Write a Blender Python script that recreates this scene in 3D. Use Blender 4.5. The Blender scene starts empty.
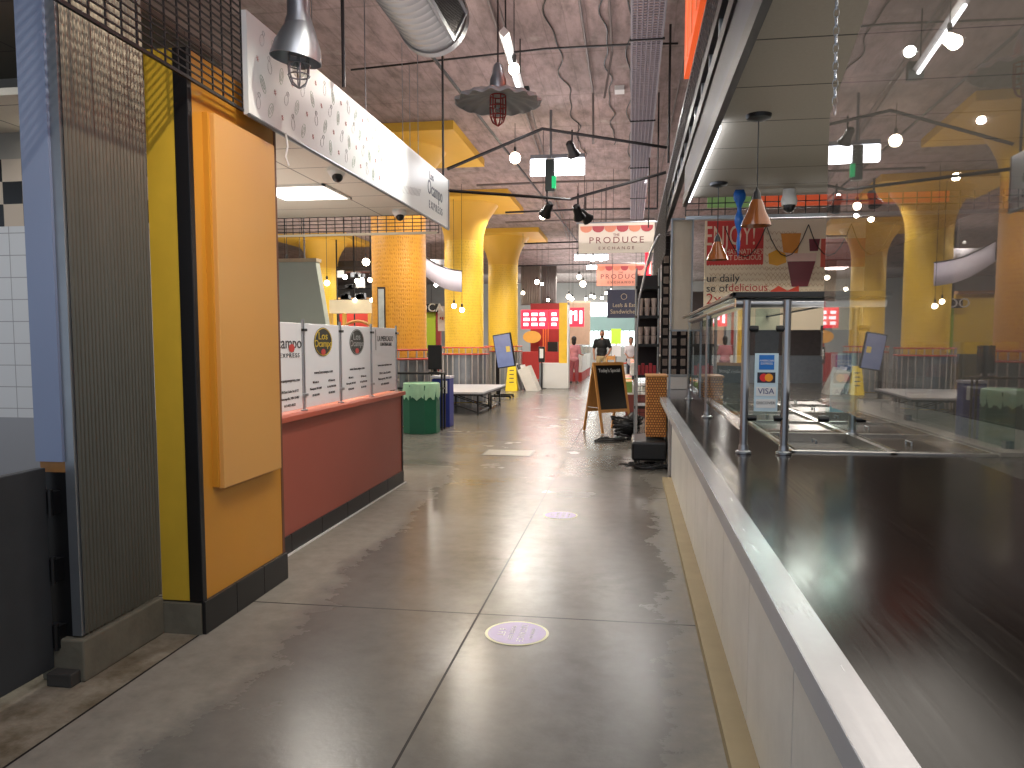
import bpy, bmesh, math, random
from mathutils import Vector, Matrix
random.seed(7)
sc = bpy.context.scene
COL = sc.collection
PI = math.pi
# ---------------------------------------------------------------- camera
F = 768.0
PITCH = math.radians(4.4); YAW = math.radians(8.72)
cam_d = bpy.data.cameras.new('camera'); cam_d.sensor_width = 36; cam_d.lens = 27.0; cam_d.shift_y = 17/1024
cam_d.clip_end = 200; cam_d.clip_start = 0.05
cam = bpy.data.objects.new('camera', cam_d); COL.objects.link(cam)
cam.location = (0, 0, 1.5); cam.rotation_euler = (PI/2 - PITCH, 0, YAW)
sc.camera = cam
_c, _s = math.cos(YAW), math.sin(YAW); _cp, _sp = math.cos(PITCH), math.sin(PITCH)
_f = Vector((-_s*_cp, _c*_cp, -_sp)); _r = Vector((_c, _s, 0)); _u = Vector((-_s*_sp, _c*_sp, _cp))
def at(px, py, y=None, z=None, x=None):
    """world point on the given real plane seen at a pixel of the photograph"""
    d = _f + _r*((px-512)/F) + _u*((401-py)/F)
    t = y/d.y if y is not None else ((z-1.5)/d.z if z is not None else x/d.x)
    return Vector((d.x*t, d.y*t, 1.5+d.z*t))
def X(px, y): return at(px, 342, y=y).x
def Z(py, y, px=512): return at(px, py, y=y).z
# ---------------------------------------------------------------- materials
def lin(c):
    return tuple((v/255/12.92 if v/255 <= .04045 else ((v/255+.055)/1.055)**2.4) for v in c)
MATS = {}
def mat(name, rgb, rough=.5, metal=0, var=.12, scale=6, bump=0, stretch=(1, 1, 1), emit=0, spec=.5, alpha=1, bscale=None):
    if name in MATS: return MATS[name]
    m = bpy.data.materials.new(name); m.use_nodes = True; nt = m.node_tree; N = nt.nodes; L = nt.links
    b = N['Principled BSDF']; c = lin(rgb)
    b.inputs['Roughness'].default_value = rough; b.inputs['Metallic'].default_value = metal
    b.inputs['Specular IOR Level'].default_value = spec
    tc = N.new('ShaderNodeTexCoord'); mp = N.new('ShaderNodeMapping'); mp.inputs['Scale'].default_value = stretch
    L.new(tc.outputs['Object'], mp.inputs[0])
    no = N.new('ShaderNodeTexNoise'); no.inputs['Scale'].default_value = scale; no.inputs['Detail'].default_value = 5
    L.new(mp.outputs[0], no.inputs['Vector'])
    mx = N.new('ShaderNodeMix'); mx.data_type = 'RGBA'
    mx.inputs[6].default_value = (*[v*(1-var) for v in c], 1); mx.inputs[7].default_value = (*[min(1, v*(1+var)) for v in c], 1)
    L.new(no.outputs['Fac'], mx.inputs[0]); L.new(mx.outputs[2], b.inputs['Base Color'])
    if bump:
        bp = N.new('ShaderNodeBump'); bp.inputs['Strength'].default_value = bump; bp.inputs['Distance'].default_value = .02
        if bscale:
            n2 = N.new('ShaderNodeTexNoise'); n2.inputs['Scale'].default_value = bscale; L.new(mp.outputs[0], n2.inputs['Vector'])
            L.new(n2.outputs['Fac'], bp.inputs['Height'])
        else: L.new(no.outputs['Fac'], bp.inputs['Height'])
        L.new(bp.outputs[0], b.inputs['Normal'])
    if emit:
        b.inputs['Emission Color'].default_value = (*c, 1); b.inputs['Emission Strength'].default_value = emit
    MATS[name] = m; m['k'] = 1
    return m
def lamp_mat(name, rgb, e): return mat(name, rgb, emit=e, var=.01)
def glass(name, tint=(245, 250, 250), extra=.0, haze=0):
    if name in MATS: return MATS[name]
    m = bpy.data.materials.new(name); m.use_nodes = True; nt = m.node_tree; N = nt.nodes; L = nt.links
    N.remove(N['Principled BSDF']); out = N['Material Output']
    tr = N.new('ShaderNodeBsdfTransparent'); tr.inputs[0].default_value = (*lin(tint), 1)
    gl = N.new('ShaderNodeBsdfGlossy'); gl.inputs['Roughness'].default_value = .012
    fr = N.new('ShaderNodeFresnel'); fr.inputs['IOR'].default_value = 1.5
    ad = N.new('ShaderNodeMath'); ad.operation = 'ADD'; ad.inputs[1].default_value = extra; ad.use_clamp = True
    L.new(fr.outputs[0], ad.inputs[0])
    # transmitted rays leave through the far face: keep the fresnel of the outside
    geo = N.new('ShaderNodeNewGeometry'); mul = N.new('ShaderNodeMath'); mul.operation = 'MULTIPLY'
    inv = N.new('ShaderNodeMath'); inv.operation = 'SUBTRACT'; inv.inputs[0].default_value = 1
    L.new(geo.outputs['Backfacing'], inv.inputs[1]); L.new(ad.outputs[0], mul.inputs[0]); L.new(inv.outputs[0], mul.inputs[1])
    mx = N.new('ShaderNodeMixShader'); L.new(mul.outputs[0], mx.inputs[0]); L.new(tr.outputs[0], mx.inputs[1]); L.new(gl.outputs[0], mx.inputs[2])
    if haze:
        df = N.new('ShaderNodeBsdfDiffuse'); df.inputs[0].default_value = (.8, .8, .8, 1)
        no = N.new('ShaderNodeTexNoise'); no.inputs['Scale'].default_value = 9
        mh = N.new('ShaderNodeMath'); mh.operation = 'MULTIPLY'; mh.inputs[1].default_value = haze; L.new(no.outputs['Fac'], mh.inputs[0])
        m2 = N.new('ShaderNodeMixShader'); L.new(mh.outputs[0], m2.inputs[0]); L.new(mx.outputs[0], m2.inputs[1]); L.new(df.outputs[0], m2.inputs[2])
        mx = m2
    L.new(mx.outputs[0], out.inputs[0]); MATS[name] = m
    return m
def M_(N, L, op, a, b=None, clamp=False):
    n = N.new('ShaderNodeMath'); n.operation = op; n.use_clamp = clamp
    for i, v in enumerate((a, b)):
        if v is None: continue
        if isinstance(v, (int, float)): n.inputs[i].default_value = v
        else: L.new(v, n.inputs[i])
    return n.outputs[0]
def MIXC(N, L, fac, a, b):
    n = N.new('ShaderNodeMix'); n.data_type = 'RGBA'
    L.new(fac, n.inputs[0]) if not isinstance(fac, (int, float)) else setattr(n.inputs[0], 'default_value', fac)
    for i, v in ((6, a), (7, b)):
        if isinstance(v, tuple): n.inputs[i].default_value = (*v, 1)
        else: L.new(v, n.inputs[i])
    return n.outputs[2]
def NOISE(N, L, vec, scale, detail=5, rough=.55, st=None):
    if st:
        mp = N.new('ShaderNodeMapping'); mp.inputs['Scale'].default_value = st; L.new(vec, mp.inputs[0]); vec = mp.outputs[0]
    n = N.new('ShaderNodeTexNoise'); n.inputs['Scale'].default_value = scale; n.inputs['Detail'].default_value = detail
    n.inputs['Roughness'].default_value = rough; L.new(vec, n.inputs['Vector']); return n.outputs['Fac']
def RAMP(N, L, fac, a, b):
    n = N.new('ShaderNodeMapRange'); n.inputs[1].default_value = a; n.inputs[2].default_value = b; L.new(fac, n.inputs[0]); return n.outputs[0]
def base(name):
    m = bpy.data.materials.new(name); m.use_nodes = True; N = m.node_tree.nodes; L = m.node_tree.links
    g = N.new('ShaderNodeNewGeometry')   # world-space position
    sx = N.new('ShaderNodeSeparateXYZ'); L.new(g.outputs['Position'], sx.inputs[0])
    return m, N, L, N['Principled BSDF'], g.outputs['Position'], sx.outputs
def floor_mat():
    m, N, L, b, P, S = base('polished_concrete')
    n1 = NOISE(N, L, P, .9, 6); n2 = NOISE(N, L, P, 9, 6, .65); n3 = NOISE(N, L, P, 40, 3)
    col = MIXC(N, L, RAMP(N, L, n1, .3, .7), lin((88, 86, 81)), lin((112, 109, 103)))
    col = MIXC(N, L, M_(N, L, 'MULTIPLY', RAMP(N, L, n2, .35, .7), .4), col, lin((124, 120, 113)))
    # worn strips by the stalls
    nw = M_(N, L, 'ADD', M_(N, L, 'MULTIPLY', NOISE(N, L, P, 1.1, 3), .6), M_(N, L, 'MULTIPLY', NOISE(N, L, P, 5, 8, .75), .5))
    # left: x < -1.75 near the camera, narrowing
    l = M_(N, L, 'SUBTRACT', M_(N, L, 'ADD', M_(N, L, 'MULTIPLY', S[0], -1.0), M_(N, L, 'MULTIPLY', S[1], -.05)), 1.56)
    r = M_(N, L, 'SUBTRACT', M_(N, L, 'ADD', S[0], M_(N, L, 'MULTIPLY', S[1], -.012)), .18)
    e = M_(N, L, 'MAXIMUM', l, r)
    wear = RAMP(N, L, M_(N, L, 'ADD', M_(N, L, 'ADD', e, nw), -.51), .0, .16)
    lim = RAMP(N, L, S[1], 9.2, 7.5)
    wear = M_(N, L, 'MULTIPLY', wear, lim)
    wcol = MIXC(N, L, n2, lin((108, 104, 94)), lin((156, 150, 138)))
    # left of the joint at the stall edge lies bare slab
    bare = M_(N, L, 'LESS_THAN', S[0], -2.17)
    wcol2 = MIXC(N, L, RAMP(N, L, NOISE(N, L, P, 4, 6, .7), .35, .65), lin((96, 86, 68)), lin((146, 138, 122)))
    col = MIXC(N, L, wear, col, wcol); 
    lowx = M_(N, L, 'MULTIPLY', bare, M_(N, L, 'LESS_THAN', S[1], 4.0))
    col = MIXC(N, L, lowx, col, wcol2)
    # joints
    j = M_(N, L, 'LESS_THAN', M_(N, L, 'ABSOLUTE', M_(N, L, 'ADD', S[0], .81)), .0055)
    yy = M_(N, L, 'WRAP', M_(N, L, 'ADD', S[1], -4.07)); yy.node.inputs[1].default_value = 1.675; yy.node.inputs[2].default_value = -1.675
    k = M_(N, L, 'MULTIPLY', M_(N, L, 'LESS_THAN', M_(N, L, 'ABSOLUTE', yy), .0065), M_(N, L, 'GREATER_THAN', S[0], -9))
    q = M_(N, L, 'MULTIPLY', M_(N, L, 'LESS_THAN', M_(N, L, 'ABSOLUTE', M_(N, L, 'ADD', S[0], 2.17)), .006), M_(N, L, 'LESS_THAN', S[1], 3.6))
    jj = M_(N, L, 'MAXIMUM', M_(N, L, 'MAXIMUM', j, k), q)
    col = MIXC(N, L, jj, col, lin((30, 27, 25)))
    L.new(col, b.inputs['Base Color'])
    ro = M_(N, L, 'ADD', .17, M_(N, L, 'MULTIPLY', n1, .16)); rr = N.new('ShaderNodeMix'); L.new(M_(N, L, 'MAXIMUM', M_(N, L, 'MAXIMUM', wear, jj), lowx), rr.inputs[0]); L.new(ro, rr.inputs[2]); rr.inputs[3].default_value = .55
    L.new(rr.outputs[0], b.inputs['Roughness'])
    bp = N.new('ShaderNodeBump'); bp.inputs['Strength'].default_value = .06; bp.inputs['Distance'].default_value = .01
    L.new(M_(N, L, 'ADD', n3, M_(N, L, 'MULTIPLY', n2, 1.5)), bp.inputs['Height']); L.new(bp.outputs[0], b.inputs['Normal'])
    b.inputs['Specular IOR Level'].default_value = .14
    return m
def ceiling_mat():
    m, N, L, b, P, S = base('board_formed_concrete')
    n1 = NOISE(N, L, P, .55, 6); n2 = NOISE(N, L, P, 5, 7, .7, st=(1.2, .35, 1)); n3 = NOISE(N, L, P, 1.6, 4, .6)
    col = MIXC(N, L, RAMP(N, L, n1, .3, .7), lin((150, 135, 130)), lin((186, 162, 158)))
    col = MIXC(N, L, M_(N, L, 'MULTIPLY', RAMP(N, L, n2, .42, .68), .8), col, lin((108, 98, 92)))
    col = MIXC(N, L, M_(N, L, 'MULTIPLY', RAMP(N, L, n3, .6, .72), .5), col, lin((196, 186, 176)))
    bw = M_(N, L, 'WRAP', M_(N, L, 'ADD', S[0], M_(N, L, 'MULTIPLY', NOISE(N, L, P, 1.2), .06))); bw.node.inputs[1].default_value = .12; bw.node.inputs[2].default_value = -.12
    ln = M_(N, L, 'LESS_THAN', M_(N, L, 'ABSOLUTE', bw), .006)
    bw2 = M_(N, L, 'WRAP', S[1]); bw2.node.inputs[1].default_value = .8; bw2.node.inputs[2].default_value = -.8
    ln2 = M_(N, L, 'LESS_THAN', M_(N, L, 'ABSOLUTE', bw2), .02)
    col = MIXC(N, L, M_(N, L, 'MULTIPLY', M_(N, L, 'MAXIMUM', ln, ln2), .22), col, lin((70, 62, 58)))
    L.new(col, b.inputs['Base Color']); b.inputs['Roughness'].default_value = .85
    bp = N.new('ShaderNodeBump'); bp.inputs['Strength'].default_value = .4; bp.inputs['Distance'].default_value = .03
    L.new(n2, bp.inputs['Height']); L.new(bp.outputs[0], b.inputs['Normal'])
    return m
def column_mat(name, c1, c2):
    m = bpy.data.materials.new(name); m.use_nodes = True; N = m.node_tree.nodes; L = m.node_tree.links; b = N['Principled BSDF']
    tc = N.new('ShaderNodeTexCoord'); s = N.new('ShaderNodeSeparateXYZ'); L.new(tc.outputs['Object'], s.inputs[0])
    a = M_(N, L, 'MULTIPLY', M_(N, L, 'ARCTAN2', s.outputs[1], s.outputs[0]), .5)
    cb = N.new('ShaderNodeCombineXYZ'); L.new(M_(N, L, 'MULTIPLY', a, 26), cb.inputs[0]); L.new(M_(N, L, 'MULTIPLY', s.outputs[2], 26*.55), cb.inputs[1])
    v = N.new('ShaderNodeTexVoronoi'); v.inputs['Scale'].default_value = 1; v.inputs['Randomness'].default_value = .35; v.feature = 'F1'; L.new(cb.outputs[0], v.inputs['Vector'])
    g = M_(N, L, 'SUBTRACT', 1, RAMP(N, L, v.outputs['Distance'], .18, .42))
    zlim = M_(N, L, 'LESS_THAN', s.outputs[2], 4.0)
    g = M_(N, L, 'MULTIPLY', M_(N, L, 'MULTIPLY', g, zlim), .5)
    L.new(MIXC(N, L, g, lin(c1), lin(c2)), b.inputs['Base Color']); b.inputs['Roughness'].default_value = .38
    bp = N.new('ShaderNodeBump'); bp.inputs['Strength'].default_value = .35; bp.inputs['Distance'].default_value = .02; bp.invert = True
    L.new(g, bp.inputs['Height']); L.new(bp.outputs[0], b.inputs['Normal'])
    return m
def tile_mat():
    m, N, L, b, P, S = base('white_wall_tile')
    cb = N.new('ShaderNodeCombineXYZ'); L.new(S[0], cb.inputs[0]); L.new(S[2], cb.inputs[1])
    br = N.new('ShaderNodeTexBrick'); br.offset = 0; br.inputs['Scale'].default_value = 1
    br.inputs['Brick Width'].default_value = .298; br.inputs['Row Height'].default_value = .149; br.inputs['Mortar Size'].default_value = .003
    br.inputs['Color1'].default_value = br.inputs['Color2'].default_value = (*lin((205, 208, 212)), 1); br.inputs['Mortar'].default_value = (*lin((150, 152, 156)), 1)
    L.new(cb.outputs[0], br.inputs['Vector'])
    ck = N.new('ShaderNodeTexChecker'); ck.inputs['Scale'].default_value = 1/.149
    mp = N.new('ShaderNodeMapping'); mp.inputs['Location'].default_value = (.03, .105, .001); L.new(cb.outputs[0], mp.inputs[0]); L.new(mp.outputs[0], ck.inputs[0])
    ck.inputs[1].default_value = (.01, .01, .01, 1); ck.inputs[2].default_value = (*lin((190, 176, 160)), 1)
    band = M_(N, L, 'MULTIPLY', M_(N, L, 'GREATER_THAN', S[2], 2.28), M_(N, L, 'LESS_THAN', S[2], 2.725))
    up = M_(N, L, 'GREATER_THAN', S[2], 2.725); lo = M_(N, L, 'LESS_THAN', S[2], .98)
    c = MIXC(N, L, up, br.outputs[0], lin((150, 146, 138))); c = MIXC(N, L, lo, c, lin((148, 150, 156))); c = MIXC(N, L, band, c, ck.outputs[0])
    L.new(c, b.inputs['Base Color']); b.inputs['Roughness'].default_value = .25
    return m
def grid_tile_mat(name, rgb, sx=.61, sy=.61, line=(80, 78, 72), ox=0, oy=0):
    m, N, L, b, P, S = base(name)
    def w(s, o, k):
        q = M_(N, L, 'WRAP', M_(N, L, 'ADD', s, o)); q.node.inputs[1].default_value = k/2; q.node.inputs[2].default_value = -k/2
        return M_(N, L, 'LESS_THAN', M_(N, L, 'ABSOLUTE', q), .006)
    g = M_(N, L, 'MAXIMUM', w(S[0], ox, sx), w(S[1], oy, sy))
    n = NOISE(N, L, P, 60, 2)
    c = MIXC(N, L, n, lin(tuple(v*.93 for v in rgb)), lin(rgb))
    L.new(MIXC(N, L, g, c, lin(line)), b.inputs['Base Color']); b.inputs['Roughness'].default_value = .8
    return m
def counter_mat():
    m, N, L, b, P, S = base('black_laminate')
    sc1 = NOISE(N, L, P, 30, 6, .8, st=(2.5, .05, 1)); sc2 = NOISE(N, L, P, 1.5, 3)
    L.new(MIXC(N, L, RAMP(N, L, sc1, .45, .8), lin((17, 12, 11)), lin((30, 23, 20))), b.inputs['Base Color'])
    L.new(M_(N, L, 'ADD', .12, M_(N, L, 'MULTIPLY', RAMP(N, L, sc1, .35, .75), .1)), b.inputs['Roughness'])
    b.inputs['Specular IOR Level'].default_value = .22
    bp = N.new('ShaderNodeBump'); bp.inputs['Strength'].default_value = .05; bp.inputs['Distance'].default_value = .004
    L.new(sc1, bp.inputs['Height']); L.new(bp.outputs[0], b.inputs['Normal'])
    return m
def steel_mat(name='brushed_steel', rgb=(205, 205, 208), st=(30, 1, 30), rough=.22, metal=.65):
    m, N, L, b, P, S = base(name)
    n = NOISE(N, L, P, 3, 6, .7, st=st); n2 = NOISE(N, L, P, 2.5, 6, .7)
    L.new(MIXC(N, L, n2, lin(tuple(v*.82 for v in rgb)), lin(rgb)), b.inputs['Base Color'])
    b.inputs['Metallic'].default_value = metal
    L.new(M_(N, L, 'ADD', rough*.7, M_(N, L, 'MULTIPLY', n, rough*.8)), b.inputs['Roughness'])
    bp = N.new('ShaderNodeBump'); bp.inputs['Strength'].default_value = .08; bp.inputs['Distance'].default_value = .004
    L.new(n, bp.inputs['Height']); L.new(bp.outputs[0], b.inputs['Normal'])
    MATS[name] = m
    return m
def weave_mat():
    m, N, L, b, P, S = base('woven_rattan')
    cb = N.new('ShaderNodeCombineXYZ'); L.new(M_(N, L, 'ADD', S[0], S[1]), cb.inputs[0]); L.new(S[2], cb.inputs[1])
    br = N.new('ShaderNodeTexBrick'); br.inputs['Scale'].default_value = 1; br.inputs['Brick Width'].default_value = .03; br.inputs['Row Height'].default_value = .03; br.inputs['Mortar Size'].default_value = .006
    br.inputs['Color1'].default_value = (*lin((226, 158, 76)), 1); br.inputs['Color2'].default_value = (*lin((206, 132, 58)), 1); br.inputs['Mortar'].default_value = (*lin((120, 70, 30)), 1)
    L.new(cb.outputs[0], br.inputs['Vector']); L.new(br.outputs[0], b.inputs['Base Color']); b.inputs['Roughness'].default_value = .6
    return m
M_floor = floor_mat(); M_ceil = ceiling_mat()
M_colO = column_mat('orange_column_tone', (236, 168, 62), (196, 120, 34)); M_colY = column_mat('yellow_column_paint', (240, 198, 66), (200, 150, 36))  # first column's shaft gets a deeper orange than the others
M_yslab = mat('yellow_paint', (232, 184, 66), .5, var=.08, scale=2)
M_steel = steel_mat(); M_face = steel_mat('steel_cladding', (246, 246, 242), (1.5, 1.5, .6), .3, .4); M_post = mat('satin_metal', (172, 174, 178), .28, .9, var=.05)
M_lam = counter_mat(); M_blk = mat('black_metal', (24, 24, 26), .45, var=.2); M_blkpl = mat('black_plastic', (18, 18, 20), .35, var=.2)
M_white = mat('white_paint', (225, 225, 222), .5, var=.03); M_gal = mat('galvanised_metal', (150, 155, 160), .38, .8, var=.15, scale=9)
M_corr = mat('zinc_corrugated', (108, 104, 92), .38, .8, var=.3, scale=3, stretch=(1, 1, .4), bump=.1, bscale=40)
M_org = mat('orange_painted_wall', (200, 140, 44), .42, var=.07, scale=3); M_yel = mat('mustard_painted_plaster', (202, 166, 44), .6, var=.14, scale=7)
M_board = mat('orange_painted_board', (214, 160, 86), .33, var=.06, scale=2); M_red = mat('terracotta_laminate', (160, 82, 66), .38, var=.07, scale=2)
M_redtop = mat('terracotta_countertop', (186, 92, 70), .4, var=.06); M_slate = mat('black_base_tile', (22, 22, 24), .35, var=.3, scale=5)
M_conc = mat('rough_concrete', (104, 100, 86), .85, var=.3, scale=12, bump=.3); M_blue = mat('blue_grey_paint', (126, 140, 168), .55, var=.08, scale=2)
M_dark = mat('dark_slate_board', (46, 50, 53), .6, var=.35, scale=5); M_wood = mat('pine_wood', (176, 122, 66), .5, var=.2, scale=4, stretch=(8, 8, 1))
M_glass = glass('clear_glass', (238, 246, 244)); M_acr = glass('clear_acrylic', (228, 228, 226), .09, .05)
M_bulb = lamp_mat('bulb_glow', (255, 240, 214), 14); M_tube = lamp_mat('tube_glow', (250, 250, 255), 6); M_trof = lamp_mat('troffer_glow', (255, 250, 240), 3.2)
M_tile = tile_mat(); M_weave = weave_mat()
M_ink = mat('dark_ink', (52, 48, 50), .6); M_gink = mat('grey_ink', (120, 130, 128), .6); M_amber = mat('amber_glass', (136, 78, 38), .18, var=.35, scale=8)
M_duct = mat('duct_zinc', (132, 134, 134), .42, .6, var=.15, scale=6); M_cond = mat('conduit_paint', (112, 102, 98), .5, var=.2)
M_rope = mat('galvanised_chain', (190, 194, 200), .3, .9, var=.1)
# ---------------------------------------------------------------- mesh building
class MB:
    def __init__(s): s.v = []; s.f = []; s.m = []
    def add(s, vs, fs, T=None):
        n = len(s.v); s.v += [(T @ Vector(v)) if T is not None else Vector(v) for v in vs]
        s.f += [tuple(i+n for i in f) for f in fs]; return s
    def box(s, x0, x1, y0, y1, z0, z1, T=None):
        return s.add([(x, y, z) for x in (x0, x1) for y in (y0, y1) for z in (z0, z1)],
                     [(0, 1, 3, 2), (4, 6, 7, 5), (0, 4, 5, 1), (2, 3, 7, 6), (0, 2, 6, 4), (1, 5, 7, 3)], T)
    def tube(s, pts, r, n=8, rr=None, caps=True):
        pts = [Vector(p) for p in pts]; rings = []; up = None
        for i, p in enumerate(pts):
            a = pts[i]-pts[i-1] if i else pts[1]-pts[0]; b = pts[i+1]-pts[i] if i < len(pts)-1 else a
            d = (a.normalized()+b.normalized()); d = d.normalized() if d.length > 1e-6 else a.normalized()
            if up is None: up = Vector((0, 0, 1)) if abs(d.z) < .9 else Vector((1, 0, 0))
            e1 = d.cross(up).normalized(); up = e1.cross(d).normalized()
            R = rr[i] if rr else r
            rings.append([p+e1*R*math.cos(2*PI*k/n)+up*R*math.sin(2*PI*k/n) for k in range(n)])
        vs = [v for q in rings for v in q]; fs = []
        for i in range(len(pts)-1):
            for k in range(n): fs.append((i*n+k, i*n+(k+1) % n, (i+1)*n+(k+1) % n, (i+1)*n+k))
        if caps: fs += [tuple(range(n))[::-1], tuple((len(pts)-1)*n+k for k in range(n))]
        return s.add(vs, fs)
    def lathe(s, prof, n=24, T=None, wave=None):
        vs = []; fs = []
        for (r, z) in prof:
            for k in range(n):
                a = 2*PI*k/n; dz = wave(r, a) if wave else (0, 0)
                vs.append(((r+dz[0])*math.cos(a), (r+dz[0])*math.sin(a), z+dz[1]))
        for i in range(len(prof)-1):
            for k in range(n): fs.append((i*n+k, i*n+(k+1) % n, (i+1)*n+(k+1) % n, (i+1)*n+k))
        if prof[0][0] > 1e-5: fs.append(tuple(range(n))[::-1])
        if prof[-1][0] > 1e-5: fs.append(tuple((len(prof)-1)*n+k for k in range(n)))
        return s.add(vs, fs, T)
    def ball(s, c, r, n=12, sq=(1, 1, 1)):
        pr = [(r*math.sin(PI*i/8), -r*math.cos(PI*i/8)) for i in range(9)]; pr[0] = (0, -r); pr[-1] = (0, r)
        return s.lathe(pr, n, Matrix.Translation(c) @ Matrix.Diagonal((*sq, 1)))
    def ring(s, c, R, r, T=None, n=20, m=6):
        T = Matrix.Translation(c) @ (T or Matrix()); vs = []; fs = []
        for i in range(n):
            a = 2*PI*i/n
            for j in range(m):
                b = 2*PI*j/m; vs.append(((R+r*math.cos(b))*math.cos(a), (R+r*math.cos(b))*math.sin(a), r*math.sin(b)))
        for i in range(n):
            for j in range(m): fs.append((i*m+j, ((i+1) % n)*m+j, ((i+1) % n)*m+(j+1) % m, i*m+(j+1) % m))
        return s.add(vs, fs, T)
    def prism(s, pts, d, T=None):
        """polygon in local xy extruded by d in z"""
        n = len(pts); vs = [(x, y, 0) for x, y in pts]+[(x, y, d) for x, y in pts]
        fs = [tuple(range(n))[::-1], tuple(range(n, 2*n))]+[(i, (i+1) % n, n+(i+1) % n, n+i) for i in range(n)]
        return s.add(vs, fs, T)
    def text(s, txt, size, T, align='CENTER', ext=.001, wide=1.0, spacing=1.0):
        c = bpy.data.curves.new('t', 'FONT'); c.body = txt; c.size = size; c.align_x = align; c.align_y = 'CENTER'; c.extrude = ext; c.space_character = spacing; c.resolution_u = 3
        o = bpy.data.objects.new('t', c); COL.objects.link(o)
        dg = bpy.context.evaluated_depsgraph_get(); me = bpy.data.meshes.new_from_object(o.evaluated_get(dg))
        T2 = T @ Matrix.Diagonal((wide, 1, 1, 1))
        s.add([tuple(v.co) for v in me.vertices], [tuple(p.vertices) for p in me.polygons], T2)
        bpy.data.objects.remove(o); bpy.data.curves.remove(c); bpy.data.meshes.remove(me); return s
    def build(s, name, m, parent=None, smooth=False, bevel=0, flip=True):
        me = bpy.data.meshes.new(name)
        if parent is not None:
            r = parent
            while r.parent: r = r.parent
            off = Vector(r.location)
        else:
            lo = [min(v[i] for v in s.v) for i in range(3)]; hi = [max(v[i] for v in s.v) for i in range(3)]
            off = Vector(((lo[0]+hi[0])/2, (lo[1]+hi[1])/2, lo[2]))
        me.from_pydata([tuple(v-off) for v in s.v], [], s.f)
        bm = bmesh.new(); bm.from_mesh(me)
        if flip: bmesh.ops.recalc_face_normals(bm, faces=bm.faces)
        bm.to_mesh(me); bm.free()
        o = bpy.data.objects.new(name, me); COL.objects.link(o); me.materials.append(m)
        if parent is not None: o.parent = parent
        else: o.location = off
        if smooth:
            for p in me.polygons: p.use_smooth = True
            try:
                mo = o.modifiers.new('edge', 'EDGE_SPLIT'); mo.split_angle = math.radians(40)
            except Exception: pass
        if bevel:
            mo = o.modifiers.new('bevel', 'BEVEL'); mo.width = bevel; mo.segments = 2; mo.limit_method = 'ANGLE'
        return o
def tag(o, label=None, cat=None, group=None, kind=None):
    if label: o['label'] = label
    if cat: o['category'] = cat
    if group: o['group'] = group
    if kind: o['kind'] = kind
    return o
def thing(name, loc, label, cat, group=None):
    o = bpy.data.objects.new(name, None); COL.objects.link(o); o.location = loc; o.empty_display_size = .1
    return tag(o, label, cat, group)
def struct(o, label=None): o['kind'] = 'structure'; return tag(o, label) if label else o
def dup(root, loc, rz=None, label=None, scale=None):
    r = root.copy(); COL.objects.link(r); r.location = loc
    if rz is not None: r.rotation_euler = (0, 0, rz)
    if scale: r.scale = (scale,)*3
    if label: r['label'] = label
    def rec(a, b):
        for ch in list(a.children):
            c = ch.copy(); COL.objects.link(c); c.parent = b; rec(ch, c)
    rec(root, r); return r
def TF(x, y, z): return Matrix.Translation((x, y, z)) @ Matrix.Rotation(PI/2, 4, 'X')           # faces the camera (-y)
def TL(x, y, z): return Matrix.Translation((x, y, z)) @ Matrix.Rotation(PI/2, 4, 'Z') @ Matrix.Rotation(PI/2, 4, 'X')   # faces +x
def wire_grid(mb, o, u, v, lu, lv, su, sv, r):
    o = Vector(o); u = Vector(u); v = Vector(v); w = u.cross(v)
    def bar(a, b):
        d = (b-a); e = d.normalized(); f = e.cross(w).normalized()*r; g = w*r
        mb.add([a-f-g, a+f-g, a+f+g, a-f+g, b-f-g, b+f-g, b+f+g, b-f+g], [(0, 1, 2, 3), (4, 7, 6, 5), (0, 4, 5, 1), (1, 5, 6, 2), (2, 6, 7, 3), (3, 7, 4, 0)])
    n = int(round(lu/su))
    for i in range(n+1): bar(o+u*(lu*i/n), o+u*(lu*i/n)+v*lv)
    n = int(round(lv/sv))
    for i in range(n+1): bar(o+v*(lv*i/n), o+v*(lv*i/n)+u*lu)
    return mb
CE = 5.0   # slab height
# ================================================================ SETTING
struct(MB().box(-21, 9.5, -1.5, 46, -.1, 0).build('floor', M_floor), 'polished concrete floor with dark saw-cut joints and worn edges')
struct(MB().box(-21, 9.5, -1.5, 46, CE, CE+.2).build('ceiling', M_ceil), 'pinkish board-marked concrete slab ceiling high above the aisle')
struct(MB().box(-21.1, -21, -1.5, 46, 0, CE).build('wall_left', mat('hall_wall_left', (84, 82, 84), .8, var=.3, scale=1.5)))
struct(MB().box(9.5, 9.6, -1.5, 46, 0, CE).build('wall_right', mat('hall_wall_right', (90, 86, 84), .8, var=.2)))
struct(MB().box(-21, 9.5, 46, 46.1, 0, CE).build('wall_back', mat('hall_wall_back', (150, 146, 142), .8, var=.2, scale=1.2)))
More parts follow.
